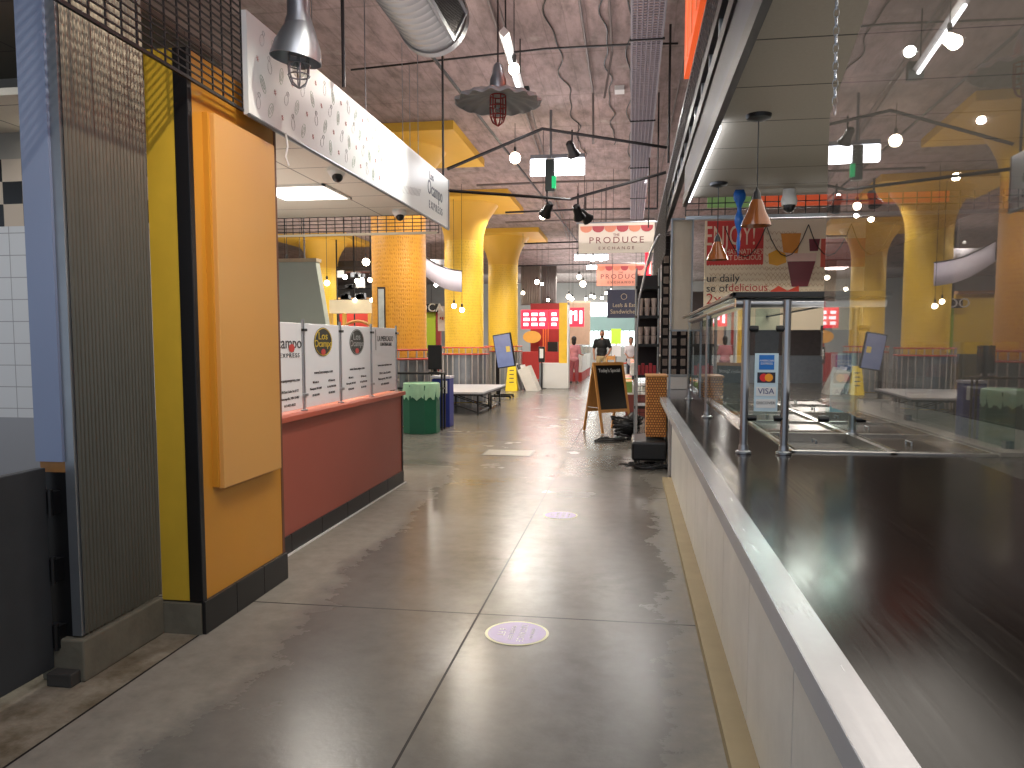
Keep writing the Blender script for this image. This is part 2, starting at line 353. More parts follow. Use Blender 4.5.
# far shopfront windows
for i, (a, b_, c, d_) in enumerate([(589, 608, 331, 346), (610, 636, 331, 346), (587, 612, 304, 316), (612, 640, 304, 316)]):
    y = 45.9; w = MB().box(X(a, y), X(b_, y), y, 45.97, Z(d_, y), Z(c, y)).build('window_%d' % (i+1), lamp_mat('daylit_glass', (226, 246, 238), 1.1)); struct(w, 'bright daylit window at the far end of the hall')
    fr = MB(); x0, x1, z0, z1 = X(a, y), X(b_, y), Z(d_, y), Z(c, y)
    fr.box(x0-.06, x0, y-.05, y+.02, z0, z1).box(x1, x1+.06, y-.05, y+.02, z0, z1).box(x0-.06, x1+.06, y-.05, y+.02, z1, z1+.06).box(x0-.06, x1+.06, y-.05, y+.02, z0-.06, z0)
    for q in range(1, 4): fr.box(x0+(x1-x0)*q/4-.03, x0+(x1-x0)*q/4+.03, y-.04, y+.01, z0, z1)
    fr.build('window_frame', M_gal, w)
# kitchen of the near left stall
struct(MB().box(-7, -3.05, 4.7, 4.8, 0, 3.3).build('wall_left_kitchen', M_tile), 'white tiled stall wall with a black and cream chequered band')
struct(MB().box(-7, -2.58, -.8, 4.7, 3.25, 3.3).build('ceiling', grid_tile_mat('near_stall_ceiling_tile', (112, 106, 96))), 'grey ceiling of the near left stall')
# suspended ceiling of the red counter stall
struct(MB().box(-5.6, -2.2, 4.0, 8.35, 2.9, 2.94).build('ceiling', grid_tile_mat('stall_ceiling_tile', (226, 220, 206), 1.22, .61, (120, 116, 108), .3, .1)), 'cream suspended tile ceiling over the terracotta counter')
# suspended ceiling over the right-hand counter
struct(MB().box(.47, 4.2, -.8, 6.95, 2.75, 2.79).build('ceiling', grid_tile_mat('service_ceiling_tile', (160, 151, 136), 30, .61, (52, 48, 44), .8, .25)), 'grey suspended tile ceiling over the black service counter')
struct(MB().box(3.3, 3.4, -.8, 8.6, 0, 2.75).build('wall_right_kitchen', mat('kitchen_wall', (66, 48, 40), .45, var=.2)), 'dark wall behind the black service counter')
struct(MB().box(.36, .465, 1.0, 8.33, 0, .05).build('trim_1', mat('tan_kerb', (150, 134, 100), .6, var=.15, scale=10)), 'tan kerb strip along the foot of the steel counter')
struct(MB().box(X(585, 45.8), X(645, 45.8), 45.75, 45.85, Z(331, 45.8), Z(317, 45.8)).build('trim_2', mat('teal_band', (112, 138, 132), .5, var=.2, scale=1))); struct(MB().box(X(585, 45.8), X(645, 45.8), 45.75, 45.85, 0, Z(347, 45.8)).build('trim_3', mat('end_plinth', (132, 128, 122), .5, var=.3, scale=1)))
# ================================================================ COLUMNS
def column(x, y, m, label, cap_m=M_yslab):
    t = thing('concrete_column', (x, y, 0), label, 'column')
    MB().lathe([(.485, 0), (.485, 4.0)], 48, Matrix.Translation((x, y, 0))).build('shaft', m, t, smooth=True)
    MB().lathe([(.49, 3.98), (.5, 4.15), (.55, 4.35), (.64, 4.55), (.78, 4.75), (.86, 4.86)], 48, Matrix.Translation((x, y, 0))).build('capital', cap_m, t, smooth=True)
    MB().box(x-1.32, x+1.32, y-1.32, y+1.32, 4.86, CE).build('drop_panel', cap_m, t)
    return t
CX = -4.13
colA = column(CX, 13.5, M_colO, 'orange netted column behind the printed screens of the terracotta counter')
colB = column(CX, 19.0, M_colY, 'yellow flared column behind the folding platform, second from the counter')
colC = column(CX, 25.0, M_colY, 'yellow flared column farthest along the aisle, beside the tilted screen')
column(-10.4, 25.2, M_colY, 'yellow flared column standing alone in the hall left of the orange one')
def col_rail(x, y, ang0, ang1, label):
    t = thing('column_guard_rail', (x, y, 0), label, 'railing')
    R = .62; a = [ang0+(ang1-ang0)*k/24 for k in range(25)]
    mr = mat('red_rail_paint', (196, 74, 52), .4)
    for z in (1.36, 1.2): MB().tube([(x+R*math.cos(q), y+R*math.sin(q), z) for q in a], .022, 6).build('rail', mr, t)
    mb = MB()
    for q in a[::1]: mb.tube([(x+R*math.cos(q), y+R*math.sin(q), .02), (x+R*math.cos(q), y+R*math.sin(q), 1.36)], .014, 6)
    mb.build('baluster_row', mat('pale_baluster', (196, 190, 186), .4, .5), t)
    sh = MB(); sh.lathe([(.54, .02), (.54, 1.22)], 32, Matrix.Translation((x, y, 0))); sh.build('steel_skirt', M_gal, t, smooth=True)
    return t
col_rail(CX, 13.5, 0, 2*PI, 'red topped guard rail round the orange column'); col_rail(CX, 19, 0, 2*PI, 'red topped guard rail round the yellow column behind the platform'); col_rail(CX, 25, 0, 2*PI, 'red topped guard rail round the farthest yellow column')
# ================================================================ LEFT NEAR STALL
t = thing('corrugated_partition', (-2.5, 3.3, 0), 'tall corrugated zinc partition with a blue-grey end at the left', 'partition')
mb = MB(); n = 220; y0, y1 = 3.0, 3.57
vs = []; 
for i in range(n+1):
    yy = y0+(y1-y0)*i/n; xx = -2.385+.006*math.cos(2*PI*(yy-y0)/.0245)
    vs += [(xx, yy, .2), (xx, yy, 4.2)]
mb.add(vs, [(2*i, 2*i+1, 2*i+3, 2*i+2) for i in range(n)]); mb.build('corrugated_sheet', M_corr, t, smooth=True, flip=False)
MB().box(-2.56, -2.43, 2.97, 3.56, .98, 4.2).build('end_panel', M_blue, t)['label'] = 'blue-grey painted end panel'
MB().box(-2.565, -2.558, 2.99, 3.01, .98, 4.2).box(-2.43, -2.385, 2.985, 3.01, .2, 4.2).build('edge_trim', M_gal, t)
MB().box(-2.56, -2.43, 2.995, 3.55, .93, .978).build('timber_sill', M_wood, t)
MB().box(-2.56, -2.43, 3.0, 3.56, .16, .93).build('core', M_blkpl, t)
mb = MB(); mb.box(-2.57, -2.36, 2.96, 3.55, 0, .19); mb.build('concrete_base', M_conc, t, bevel=.008)
MB().box(-2.50, -2.38, 2.90, 3.0, 0, .06).build('stone_block', mat('dark_stone', (52, 50, 46), .8, var=.3), None, bevel=.006)
tag(bpy.data.objects['stone_block'], 'small dark stone block on the floor at the foot of the partition', 'block')
t = thing('half_door', (-2.52, 2.5, 0), 'dark slate half-height swing door at the lower left edge', 'door')
MB().box(-2.545, -2.505, 1.5, 2.96, .06, .955).build('door_leaf', M_dark, t, bevel=.004)
for z in (.2, .5, .8):
    mb = MB(); mb.box(-2.53, -2.47, 2.955, 3.0, z-.05, z+.05); mb.tube([(-2.49, 2.96, z-.06), (-2.49, 2.96, z+.06)], .012); mb.build('hinge', M_blkpl, t)
# orange partition
t = thing('orange_partition', (-2.28, 4.0, 0), 'orange painted partition with a mustard and black end next to the corrugated sheet', 'partition')
MB().box(-2.375, -2.155, 3.60, 4.50, .17, 2.93).build('wall_core', M_org, t)
MB().box(-2.38, -2.225, 3.57, 3.605, .17, 2.93).build('end_face', M_yel, t)['label'] = 'mustard yellow end face'
MB().box(-2.225, -2.15, 3.565, 3.605, .17, 2.93).build('corner_strip', M_blkpl, t, bevel=.003)['label'] = 'black corner strip'
MB().box(-2.155, -2.152, 4.49, 4.52, .17, 2.93).build('far_edge_strip', mat('brown_edge', (110, 66, 40), .5), t)
for k in range(3): MB().box(-2.155, -2.135, 3.56+k*.322, 3.56+k*.322+.318, 0, .17).build('base_tile', M_slate, t, bevel=.002)
MB().box(-2.42, -2.156, 3.55, 3.60, 0, .16).build('concrete_foot', M_conc, t)
MB().box(-2.155, -2.125, 3.70, 4.42, .74, 2.66).build('backing_board', M_org, t)
MB().box(-2.135, -2.10, 3.72, 4.39, .73, 2.66).build('raised_board', M_board, t, bevel=.004)['label'] = 'large pale orange raised board'
# wire screen above
t = thing('wire_mesh_screen', (-2.1, 3.2, 2.76), 'black wire mesh screen above the near left stall', 'mesh screen')
wire_grid(MB(), (-2.10, 1.6, 2.76), (0, 1, 0), (0, 0, 1), 2.42, 1.0, .10, .036, .0036).build('wire_grid', M_blk, t)
MB().box(-2.108, -2.092, 1.6, 4.02, 2.75, 2.765).box(-2.12, -2.08, 1.6, 4.02, 3.75, 3.77).build('bottom_rail', M_blk, t)
# ================================================================ RED COUNTER
t = thing('terracotta_counter', (-2.65, 6.2, 0), 'long terracotta counter with black tiled base left of the aisle', 'counter')
MB().box(-2.95, -2.38, 4.53, 7.82, .13, .94).build('front_panel', M_red, t)
MB().box(-2.385, -2.372, 7.80, 7.83, .13, .94).build('end_trim', M_blk, t)
MB().box(-2.98, -2.345, 4.53, 7.86, .94, .98).build('countertop', M_redtop, t, bevel=.004)
for k in range(6): MB().box(-2.38, -2.365, 4.53+k*.55, 4.53+k*.55+.545, .01, .135).build('base_tile', M_slate, t, bevel=.002)
MB().box(-2.36, -2.35, 4.6, 7.86, 0, .012).build('floor_bead', M_white, t)
# printed acrylic screens and their posts
ys = [at(q, 342, x=-2.44).y for q in (303, 340, 371, 396)]; ys0 = ys[0]-.72
XS = -2.44
def post(y, label):
    q = thing('screen_post', (XS, y, .98), label, 'post', 'steel posts of the counter screens')
    MB().tube([(XS, y, .98), (XS, y, 1.67)], .011, 10).build('rod', M_post, q, smooth=True)
    MB().lathe([(.028, 0), (.028, .008), (.012, .012)], 14, Matrix.Translation((XS, y, .98))).build('foot_plate', M_post, q)
    for z in (1.1, 1.59): MB().box(XS-.014, XS+.022, y-.035, y+.035, z-.01, z+.01).build('clamp', M_blkpl if z > 1.5 else M_post, q, bevel=.003)
    return q
for y, l in zip(ys, ('nearest the orange partition', 'between the yellow-lettered and grey round logos', 'between the grey round logo and the far print', 'at the far end of the terracotta counter')):
    post(y, 'slim steel screen post '+l)
M_print = mat('white_acrylic_print', (244, 246, 246), .3, var=.02)
def screen(y0, y1, label, kind):
    q = thing('printed_screen', (XS, (y0+y1)/2, 1.0), label, 'screen', 'printed screens on the counter')
    MB().box(XS-.004, XS+.004, y0+.035, y1-.035, 1.0, 1.64).build('pane', M_print, q, bevel=.003)
    c = (y0+y1)/2; xf = XS+.0055
    TW = lambda a, y, z: TL(a, c+(y-c)*1.45, z) @ Matrix.Diagonal((1.6, 1, 1, 1))
    if kind in ('round', 'roundgrey'):
        MB().lathe([(.001, 0), (.115, 0), (.115, .001), (.001, .001)], 32, TW(xf, c, 1.50)).build('logo_disc', mat('logo_charcoal', (58, 58, 52), .5), q)
        lm = mat('logo_yellow', (226, 196, 60), .5) if kind == 'round' else mat('logo_grey', (170, 172, 168), .5)
        mb = MB(); mb.text('Los', .085, TW(xf+.002, c-.005, 1.545)); mb.text('Ocampo', .078, TW(xf+.002, c, 1.485), wide=.82); mb.ring((0, 0, 0), .108, .003, TW(xf+.002, c, 1.50)); mb.build('logo_lettering', lm, q)
        MB().lathe([(0, 0), (.035, 0), (.035, .001), (0, .001)], 16, TW(xf+.003, c-.005, 1.42) @ Matrix.Diagonal((.8, .7, 1, 1))).build('logo_spot', mat('logo_red', (206, 74, 68), .5), q)
        mb = MB(); mb.text('www.losocampo.com', .034, TW(xf, c, 1.26), wide=.8)
        for dx, ls in ((-.14, ('895 Lake St', 'Minneapolis, MN 55407', '612-823-4978')), (.14, ('615 University', 'St. Paul, MN 55104', '651-379-2423'))):
            for k, s_ in enumerate(ls): mb.text(s_, .024, TW(xf, c+dx*.8, 1.185-k*.05), wide=.62)
        mb.build('lettering', M_ink, q)
    elif kind == 'campo':
        mb = MB(); mb.text('campo', .12, TW(xf, c+.08, 1.49), wide=.8); mb.text('EXPRESS', .045, TW(xf, c+.08, 1.40), spacing=1.3); mb.text('www.ocampoexpress.com', .032, TW(xf, c+.05, 1.22), wide=.75)
        for k, s_ in enumerate(('920 East Lake St #112', 'Minneapolis, MN 55407', '612-872-8562')): mb.text(s_, .026, TW(xf, c+.07, 1.14-k*.05), wide=.8)
        mb.build('lettering', M_ink, q)
        MB().lathe([(0, 0), (.03, 0), (.03, .001), (0, .001)], 16, TW(xf+.002, c+.10, 1.455)).build('logo_spot', mat('logo_red', (206, 74, 68), .5), q)
    else:
        mb = MB(); mb.box(xf-.001, xf+.001, y0+.12, y0+.128, 1.42, 1.62); mb.text('LA MERCADO', .075, TW(xf, c+.02, 1.53), wide=.66); mb.text('CANTINA BAR', .05, TW(xf, c+.03, 1.475), wide=.7); mb.text('www.mercadobar.com', .03, TW(xf, c, 1.27))
        for k, s_ in enumerate(('920 E Lake St #120', 'Minneapolis, MN 55407', '612-200-8282')): mb.text(s_, .028, TW(xf, c, 1.19-k*.055))
        mb.build('lettering', M_ink, q)
screen(ys0, ys[0], 'white printed counter screen cut off by the orange partition', 'campo')
screen(ys[0], ys[1], 'white counter screen with a round logo lettered in yellow', 'round')
screen(ys[1], ys[2], 'white counter screen with a round logo lettered in grey', 'roundgrey')
screen(ys[2], ys[3], 'white counter screen with pointed black lettering at the far end', 'far')
# white fascia sign
t = thing('stall_fascia_sign', (-2.08, 6.3, 2.74), 'long white stall fascia sign reading ocampo express with vegetable line drawings', 'sign')
T = Matrix()
mb = MB(); mb.add([(-2.10, 4.03, 2.74), (-2.07, 4.03, 2.74), (-2.07, 4.03, 3.29), (-2.10, 4.03, 3.29), (-2.10, 8.70, 2.79), (-2.07, 8.70, 2.79), (-2.07, 8.70, 3.34), (-2.10, 8.70, 3.34)],
   [(0, 1, 2, 3), (4, 7, 6, 5), (0, 4, 5, 1), (1, 5, 6, 2), (2, 6, 7, 3), (3, 7, 4, 0)]); mb.build('sign_board', mat('white_sign_vinyl', (236, 240, 236), .3, var=.02), t)
mb = MB(); mb.tube([(-2.07, 4.03, 2.735), (-2.07, 8.7, 2.785)], .012, 6); mb.tube([(-2.07, 8.705, 2.79), (-2.07, 8.705, 3.34)], .012, 6); mb.build('edge_frame', M_gal, t)
for kk in range(3):
    mb = MB()
    for i in range(15):
        for j in range(4):
            if (i+j) % 3 != kk: continue
            y = 4.14+i*.15+(.06 if j % 2 else 0); z = 2.83+j*.12+(y-4)*.0107; xf = -2.068
            T = TL(xf, y, z) @ Matrix.Rotation(random.uniform(-.6, .6), 4, 'Z')
            if kk == 0: mb.ring((0, 0, 0), .030, .0014, T @ Matrix.Diagonal((.8, 1.15, .6, 1)), 14, 4); mb.ring((0, 0, 0), .014, .0014, T @ Matrix.Translation((0, .048, 0)), 10, 4)
            elif kk == 1: mb.ring((0, 0, 0), .042, .0016, T @ Matrix.Diagonal((.55, 1.2, .6, 1)), 14, 4); mb.ring((0, 0, 0), .022, .0015, T @ Matrix.Diagonal((.4, 1.4, .6, 1)), 10, 4)
            else:
                for q in range(3): mb.box(-.016, .016, -.0015, .0015, 0, .002, T @ Matrix.Rotation(q*PI/3, 4, 'Z'))
    mb.build('printed_drawings', (mat('drawing_grey', (184, 186, 184), .6), mat('drawing_green', (176, 200, 178), .6), mat('drawing_pink', (222, 172, 164), .6))[kk], t)
mb = MB()
for k in range(14): mb.box(-.05, .05, -.0015, .0015, 0, .002, TL(-2.068, 6.9+k*.045, 2.89+k*.006) @ Matrix.Rotation(.9, 4, 'Z'))
mb.build('hatched_lines', mat('drawing_grey', (150, 152, 150), .6), t)
mb = MB(); mb.text('Los', .12, TL(-2.068, 7.95, 3.22)); mb.text('Ocampo', .21, TL(-2.068, 8.1, 3.09), wide=.85); mb.text('EXPRESS', .11, TL(-2.068, 8.12, 2.92), spacing=1.5); mb.build('lettering', mat('sign_slate', (110, 120, 130), .5), t)
tag(MB().tube([(-2.04, 4.42, 2.74), (-2.035, 4.43, 2.66), (-2.045, 4.42, 2.60), (-2.03, 4.43, 2.55)], .006, 6).build('dangling_cord', M_white), 'short white cord dangling below the near end of the white fascia', 'cord')
# far mesh band + domes + troffer under that ceiling
t = thing('wire_mesh_band', (-3.6, 8.36, 2.68), 'black wire mesh band hung across the far side of the terracotta stall', 'mesh screen')
wire_grid(MB(), (-5.6, 8.37, 2.70), (1, 0, 0), (0, 0, 1), 3.5, .2, .10, .04, .004).build('wire_grid', M_blk, t)
MB().box(-5.6, -2.12, 8.36, 8.385, 2.69, 2.715).build('bottom_rail', mat('cream_rail', (196, 186, 166), .6), t)
for k, (px, py, lab) in enumerate([(337, 168, 'white dome security camera under the cream stall ceiling'), (402, 211, 'white dome security camera beside the mesh band at the end of the fascia')]):
    p = at(px, py, z=2.9) if k == 0 else Vector((-2.44, 8.02, 2.9))
    q = thing('dome_camera', (p.x, p.y, 2.9), lab, 'security camera')
    MB().lathe([(.075, 0), (.08, -.03), (.05, -.075)], 20, Matrix.Translation(p)).build('housing', M_white, q, smooth=True)
    MB().ball((p.x+.01, p.y-.02, 2.9-.075), .045, 14).build('lens', M_blkpl, q, smooth=True)
t = thing('ceiling_light', (-3.03, 6.93, 2.87), 'glowing square light panel in the cream stall ceiling', 'light')
MB().box(-3.35, -2.72, 6.62, 7.24, 2.885, 2.899).build('diffuser', M_trof, t)
mb = MB(); a, b_, c, d_ = -3.38, -2.69, 6.59, 7.27
mb.box(a, b_, c, c+.03, 2.88, 2.899).box(a, b_, d_-.03, d_, 2.88, 2.899).box(a, a+.03, c, d_, 2.88, 2.899).box(b_-.03, b_, c, d_, 2.88, 2.899); mb.build('frame', M_white, t)
# hanging rods
def rod(x, y, z0, z1, r, lab, m=M_blk): tag(MB().tube([(x, y, z0), (x, y, z1)], r, 6).build('hanger_rod', m), lab, 'rod', 'ceiling hanger rods')
rod(X(348, 5.35), 5.35, 3.3, CE, .013, 'black hanger rod rising from the middle of the white fascia'); rod(-2.09, 8.55, 3.35, CE, .013, 'black hanger rod at the far end of the white fascia')
rod(.40, 8.95, 3.5, CE, .014, 'thick black hanger rod nearest on the right of the aisle'); rod(.36, 11.3, 3.4, CE, .012, 'black hanger rod second on the right of the aisle'); rod(.28, 13.2, 3.4, CE, .012, 'black hanger rod third on the right of the aisle')
# chevron struts
for lab, pts in (('shallow peaked black strut spanning the aisle just past the fascia', [(-2.08, 8.7, 3.46), (-1.05, 9.2, 4.0), (.42, 9.9, 3.90)]),
                 ('dipping black strut spanning the aisle beneath the peaked one', [(-2.08, 8.7, 3.22), (-.78, 10.0, 3.32), (.42, 10.0, 3.62)])):
    tag(MB().tube(pts, .018, 4).build('aisle_strut', M_blk), lab, 'strut')
# ================================================================ LAMPS
def cage(mb, c, r, h, n=6, w=.004):
    c = Vector(c)
    for k in range(n):
        a = 2*PI*k/n; pts = [c+Vector((r*math.cos(a)*q, r*math.sin(a)*q, -z)) for q, z in ((1, 0), (1.05, h*.4), (1, h*.65), (.7, h*.88), (.05, h))]
        mb.tube(pts, w, 5)
    for z, q in ((0, 1), (h*.35, 1.05), (h*.65, 1.0)): mb.ring(c+Vector((0, 0, -z)), r*q, w, n=16, m=5)
    return mb
p = at(299, 34, y=4.15)
t = thing('caged_barn_lamp', p, 'grey metal barn lamp with a wire cage in front of the white fascia', 'lamp')
Tt = Matrix.Translation(p) @ Matrix.Rotation(math.radians(9), 4, 'Y')
MB().tube([p+Vector((0, 0, .4)), p+Vector((-.02, 0, .48)), Vector((-2.17, 4.15, p.z+.7)), Vector((-2.17, 4.15, CE))], .016, 8).build('conduit_arm', M_gal, t)
MB().lathe([(.02, .44), (.06, .40), (.062, .10), (.075, .06), (.08, .03)], 24, Matrix.Translation(p)).build('stem', M_gal, t, smooth=True)
MB().lathe([(.07, .06), (.085, .03), (.125, -.06), (.142, -.14), (.138, -.14), (.12, -.06), (.06, .02)], 32, Tt).build('lamp_shade', M_gal, t, smooth=True)
cage(MB(), p+Vector((-.005, 0, -.10)), .058, .19, 6, .0045).build('cage', M_gal, t)
MB().ball(p+Vector((-.005, 0, -.19)), .036, 12, (1, 1, 1.3)).build('bulb', glass('bulb_glass', (240, 240, 235), .1), t, smooth=True)
p = at(498, 99, y=5.3); p = Vector((p.x, p.y, p.z))
t = thing('scalloped_pendant_lamp', p, 'grey scalloped pendant lamp with a red wire cage hanging over the aisle', 'lamp')
wv = lambda r, a: ((.010*math.cos(16*a) if r > .27 else 0), (.008*math.cos(16*a)*max(0, (r-.12)/.18)))
MB().lathe([(.06, .05), (.14, .04), (.22, .018), (.285, -.01), (.292, -.03), (.284, -.03), (.275, -.016), (.21, .006), (.06, .03)], 96, Matrix.Translation(p), wv).build('lamp_shade', mat('weathered_zinc', (150, 150, 150), .5, .1, var=.3, scale=14), t, smooth=True)
MB().lathe([(.012, .24), (.03, .22), (.042, .16), (.055, .13), (.062, .04)], 24, Matrix.Translation(p)).build('lamp_neck', M_gal, t, smooth=True)
MB().tube([p+Vector((0, 0, .22)), (p.x, p.y, CE)], .006, 6).build('cord', M_blk, t)
cage(MB(), p+Vector((0, 0, .02)), .052, .2, 6, .005).build('cage', mat('red_wire', (150, 44, 44), .4), t)
MB().ball(p+Vector((0, 0, -.06)), .03, 12, (1, 1, 1.3)).build('bulb', glass('bulb_glass', (240, 240, 235), .1), t, smooth=True)
# duct
t = thing('spiral_duct', (-1.78, 4.5, 4.1), 'round spiral metal air duct under the ceiling left of the aisle', 'duct')
c = Vector((-1.74, 0, 4.32)); prof = []
yy = -1.0
while yy < 6.75: prof += [(.30, yy), (.30, yy+.085), (.303, yy+.09), (.303, yy+.10)]; yy += .105
MB().lathe(prof, 40, Matrix.Translation(c) @ Matrix.Rotation(-PI/2, 4, 'X')).build('duct_tube', M_duct, t, smooth=True)
MB().lathe([(.315, 6.72), (.32, 6.8), (.29, 6.84), (.02, 6.86)], 40, Matrix.Translation(c) @ Matrix.Rotation(-PI/2, 4, 'X')).build('end_cap', M_duct, t, smooth=True)
T = Matrix.Translation((-1.74, 6.1, 4.32)) @ Matrix.Rotation(math.radians(28), 4, 'Y')
mb = MB(); mb.box(.29, .33, -.45, .5, -.13, -.10, T).box(.29, .33, -.45, .5, .10, .13, T).box(.29, .33, -.45, -.42, -.1, .1, T).box(.29, .33, .47, .5, -.1, .1, T); mb.build('register_frame', M_gal, t)
mb = MB()
for k in range(34): mb.box(.295, .322, -.41+k*.026, -.405+k*.026+.006, -.1, .1, T)
mb.build('register_slats', M_blk, t)
# ladder cable tray overhead
t = thing('cable_tray', (.13, 12, 4.3), 'long ladder cable tray under the ceiling right of centre', 'cable tray')
zt = 4.55
MB().box(-.03, -.005, 3, 24, zt, zt+.07).box(.27, .295, 3, 24, zt, zt+.07).build('side_rail', M_gal, t)
wire_grid(MB(), (-.02, 3.0, zt), (1, 0, 0), (0, 1, 0), .30, 21, .05, .06, .006).build('wire_mesh', mat('pale_wire', (150, 144, 152), .6), t)
for k in range(7): MB().box(-.04, .31, 5.2+k*2.9, 5.22+k*2.9, zt-.02, zt).build('cross_bar', M_blk, t)
random.seed(3)
mb = MB()
for k in range(5): mb.tube([(.03+k*.05+random.uniform(-.01, .01), 3+j*1.0, zt+.02+random.uniform(0, .015)) for j in range(21)], .009, 5)
mb.build('cable_bundle', mat('grey_cable', (92, 90, 96), .6, var=.3), t)
# conduits
def pipe(pts, r, lab, m=None, name='conduit_pipe'): tag(MB().tube(pts, r, 6).build(name, m or M_cond), lab, 'pipe', 'ceiling conduits')
cz = CE-.05
pipe([(-1.25, 2, cz), (-2.1, 26, cz-.02)], .02, 'grey ceiling conduit running from above the pendant lamp toward the yellow columns')
pipe([(-1.15, 2, cz-.04), (-2.0, 26, cz-.05)], .014, 'thin ceiling conduit beside the one above the pendant lamp')
pipe([(-2.3, 5.6, cz-.3), (-1.62, 26, cz-.3)], .022, 'dark ceiling pipe slanting behind the white fascia', M_blk)
pipe([(-.55, 1.5, cz), (-.55, 11.0, cz), (-.55, 11.2, 4.3)], .016, 'straight vertical-looking conduit in the middle of the ceiling')
pipe([(-.25, 1.5, cz), (-.25, 9.5, cz), (-.35, 9.8, 4.5)], .014, 'conduit bending down beside the lit exit box')
pipe([(.7, 3, cz), (.62, 8, cz-.03), (.55, 20, cz-.03)], .012, 'thin conduit right of the cable tray')
pipe([(-3.5, 7.0, cz-.05), (-.6, 7.25, cz-.08), (-.2, 7.2, cz-.03), (.9, 7.4, cz-.03)], .014, 'black cable crossing the ceiling above the pendant lamp', M_blk)
pipe([(-3.5, 9.5, cz-.05), (-1.0, 9.2, cz-.04), (0, 9.0, cz-.12), (.5, 9.3, cz-.03)], .012, 'sagging black cable crossing the ceiling behind the pendant lamp', M_blk)
def wavy(x, y0, y1, amp, lab):
    pts = []; n = 110
    for i in range(n+1): y = y0+(y1-y0)*i/n; u = i*26/n; pts.append((x+amp*math.sin(u*1.1)+amp*.6*math.sin(u*1.9+x*9), y, cz+.03))
    tag(MB().tube(pts, .009, 5).build('ceiling_cable', M_blk), lab, 'cable', 'loose ceiling cables')
wavy(-.9, 7.3, 15, .04, 'wavy dark cable stapled left of the ceiling centre'); wavy(-.05, 6.0, 16, .03, 'wavy dark cable stapled near the cable tray'); wavy(-.32, 7.4, 14, .03, 'wavy dark cable stapled in the ceiling centre')
mb = MB(); mb.box(-.30, .0+.0, 9.9, 10.15, cz-.03, CE)
p = at(748, 128, z=CE) ; 
tag(MB().box(.2-1.0+.55, .2-1.0+.68, 10.9, 11.1, CE-.06, CE).build('junction_box', M_white), 'small white junction box on the ceiling concrete', 'junction box')
# hanging wires left
for k, (px, y) in enumerate([(300, 6.0), (318, 7.2), (369, 6.6), (405, 9), (412, 9.6), (420, 9.2)]):
    rod(X(px, y), y, 3.3, CE, .004, 'thin hanger wire above the white fascia', M_gal)
# ================================================================ RIGHT COUNTER
t = thing('steel_counter_base', (1.5, 7, 0), 'long steel-clad service counter base along the right of the aisle', 'counter')
ye = 14.0
for k in range(17):
    y0 = .55+k*.798
    MB().box(.455, .475, y0, min(y0+.79, ye), .05, .80).build('cladding_panel', M_face, t, bevel=.002)
MB().box(.475, 2.5, .55, 8.6, 0, .66).box(.475, 1.1, 8.93, 14.0, 0, .79).build('carcass', M_blkpl, t)
MB().tube([(.44, 8.42, 0), (.44, 8.42, .8)], .02, 8).build('corner_post', M_steel, t)
t = thing('service_worktop', (1.2, 6, .8), 'black laminate worktop with a bright steel front edge on the right', 'worktop')
mb = MB(); mb.box(.445, 2.75, .5, 4.68, .80, .85).box(.445, .95, 4.68, 8.9, .80, .85).box(2.1, 2.3, 4.68, 8.9, .80, .85); mb.build('laminate_top', M_lam, t)
MB().box(.445, 1.15, 8.9, 14.05, .80, .85).build('far_top', mat('polished_far_top', (110, 110, 122), .16, .5, var=.15), t)
MB().box(.362, .447, .5, 14.06, .838, .852).build('steel_edge', M_steel, t)
MB().box(.360, .363, .5, 14.06, .79, .851).build('edge_lip', mat('lip_steel', (170, 172, 176), .4, .3, var=.1), t)
MB().box(2.08, 2.75, 4.68, 8.9, .852, .875).build('cutting_ledge', mat('pale_cutting_board', (150, 144, 138), .4), t)
# food wells
t = thing('food_well_frame', (1.5, 6.8, .8), 'steel well frame holding rows of food pans in the worktop', 'food wells')
mb = MB(); xa, xb, xc = .95, 1.52, 2.08
rows = [4.70, 5.60, 6.45, 7.30, 8.15, 8.9]
for y in rows: mb.box(xa, xc, y-.03 if y > 4.71 else y, y+.03, .835, .862)
for x in (xa, xb, xc): mb.box(x-.022 if x > xa else x, x+.022, 4.70, 8.9, .836, .861)
mb.build('well_rim', mat('well_steel', (205, 202, 198), .3, .85, var=.15), t, bevel=.003)
MB().box(.96, 2.07, 4.72, 8.88, .67, .68).build('well_floor', M_blkpl, t)
t0 = None
for i in range(5):
    for j in range(2):
        x0, x1 = (xa+.03, xb-.03) if j == 0 else (xb+.03, xc-.03); y0, y1 = rows[i]+.035, rows[i+1]-.035
        ordn = ('nearest', 'second', 'third', 'fourth', 'farthest')[i]; side = ('aisle', 'kitchen')[j]
        q = thing('food_pan', ((x0+x1)/2, (y0+y1)/2, .70), f'{ordn} steel food pan in the {side} side row of the wells', 'food pan', 'food pans in the wells')
        mb = MB(); th = .006
        mb.box(x0, x1, y0, y0+th, .7, .866).box(x0, x1, y1-th, y1, .7, .866).box(x0, x0+th, y0, y1, .7, .866).box(x1-th, x1, y0, y1, .7, .866).box(x0, x1, y0, y1, .695, .701)
        mb.build('pan_body', mat('pan_steel', (176, 170, 162), .25, .9, var=.1), q)
        mb = MB(); mb.box(x0+.012, x1-.012, y0+.012, y1-.012, .845 if (i+j) % 3 else .80, .849 if (i+j) % 3 else .806); mb.build('pan_lid', mat('pan_lid_steel', (150, 142, 134), .22, .8, var=.3, scale=5), q)
        MB().tube([(x0+.2, (y0+y1)/2-.05, .85), (x0+.2, (y0+y1)/2-.05, .872), (x0+.2, (y0+y1)/2+.05, .872), (x0+.2, (y0+y1)/2+.05, .85)], .006, 6).build('lid_handle', M_post, q)
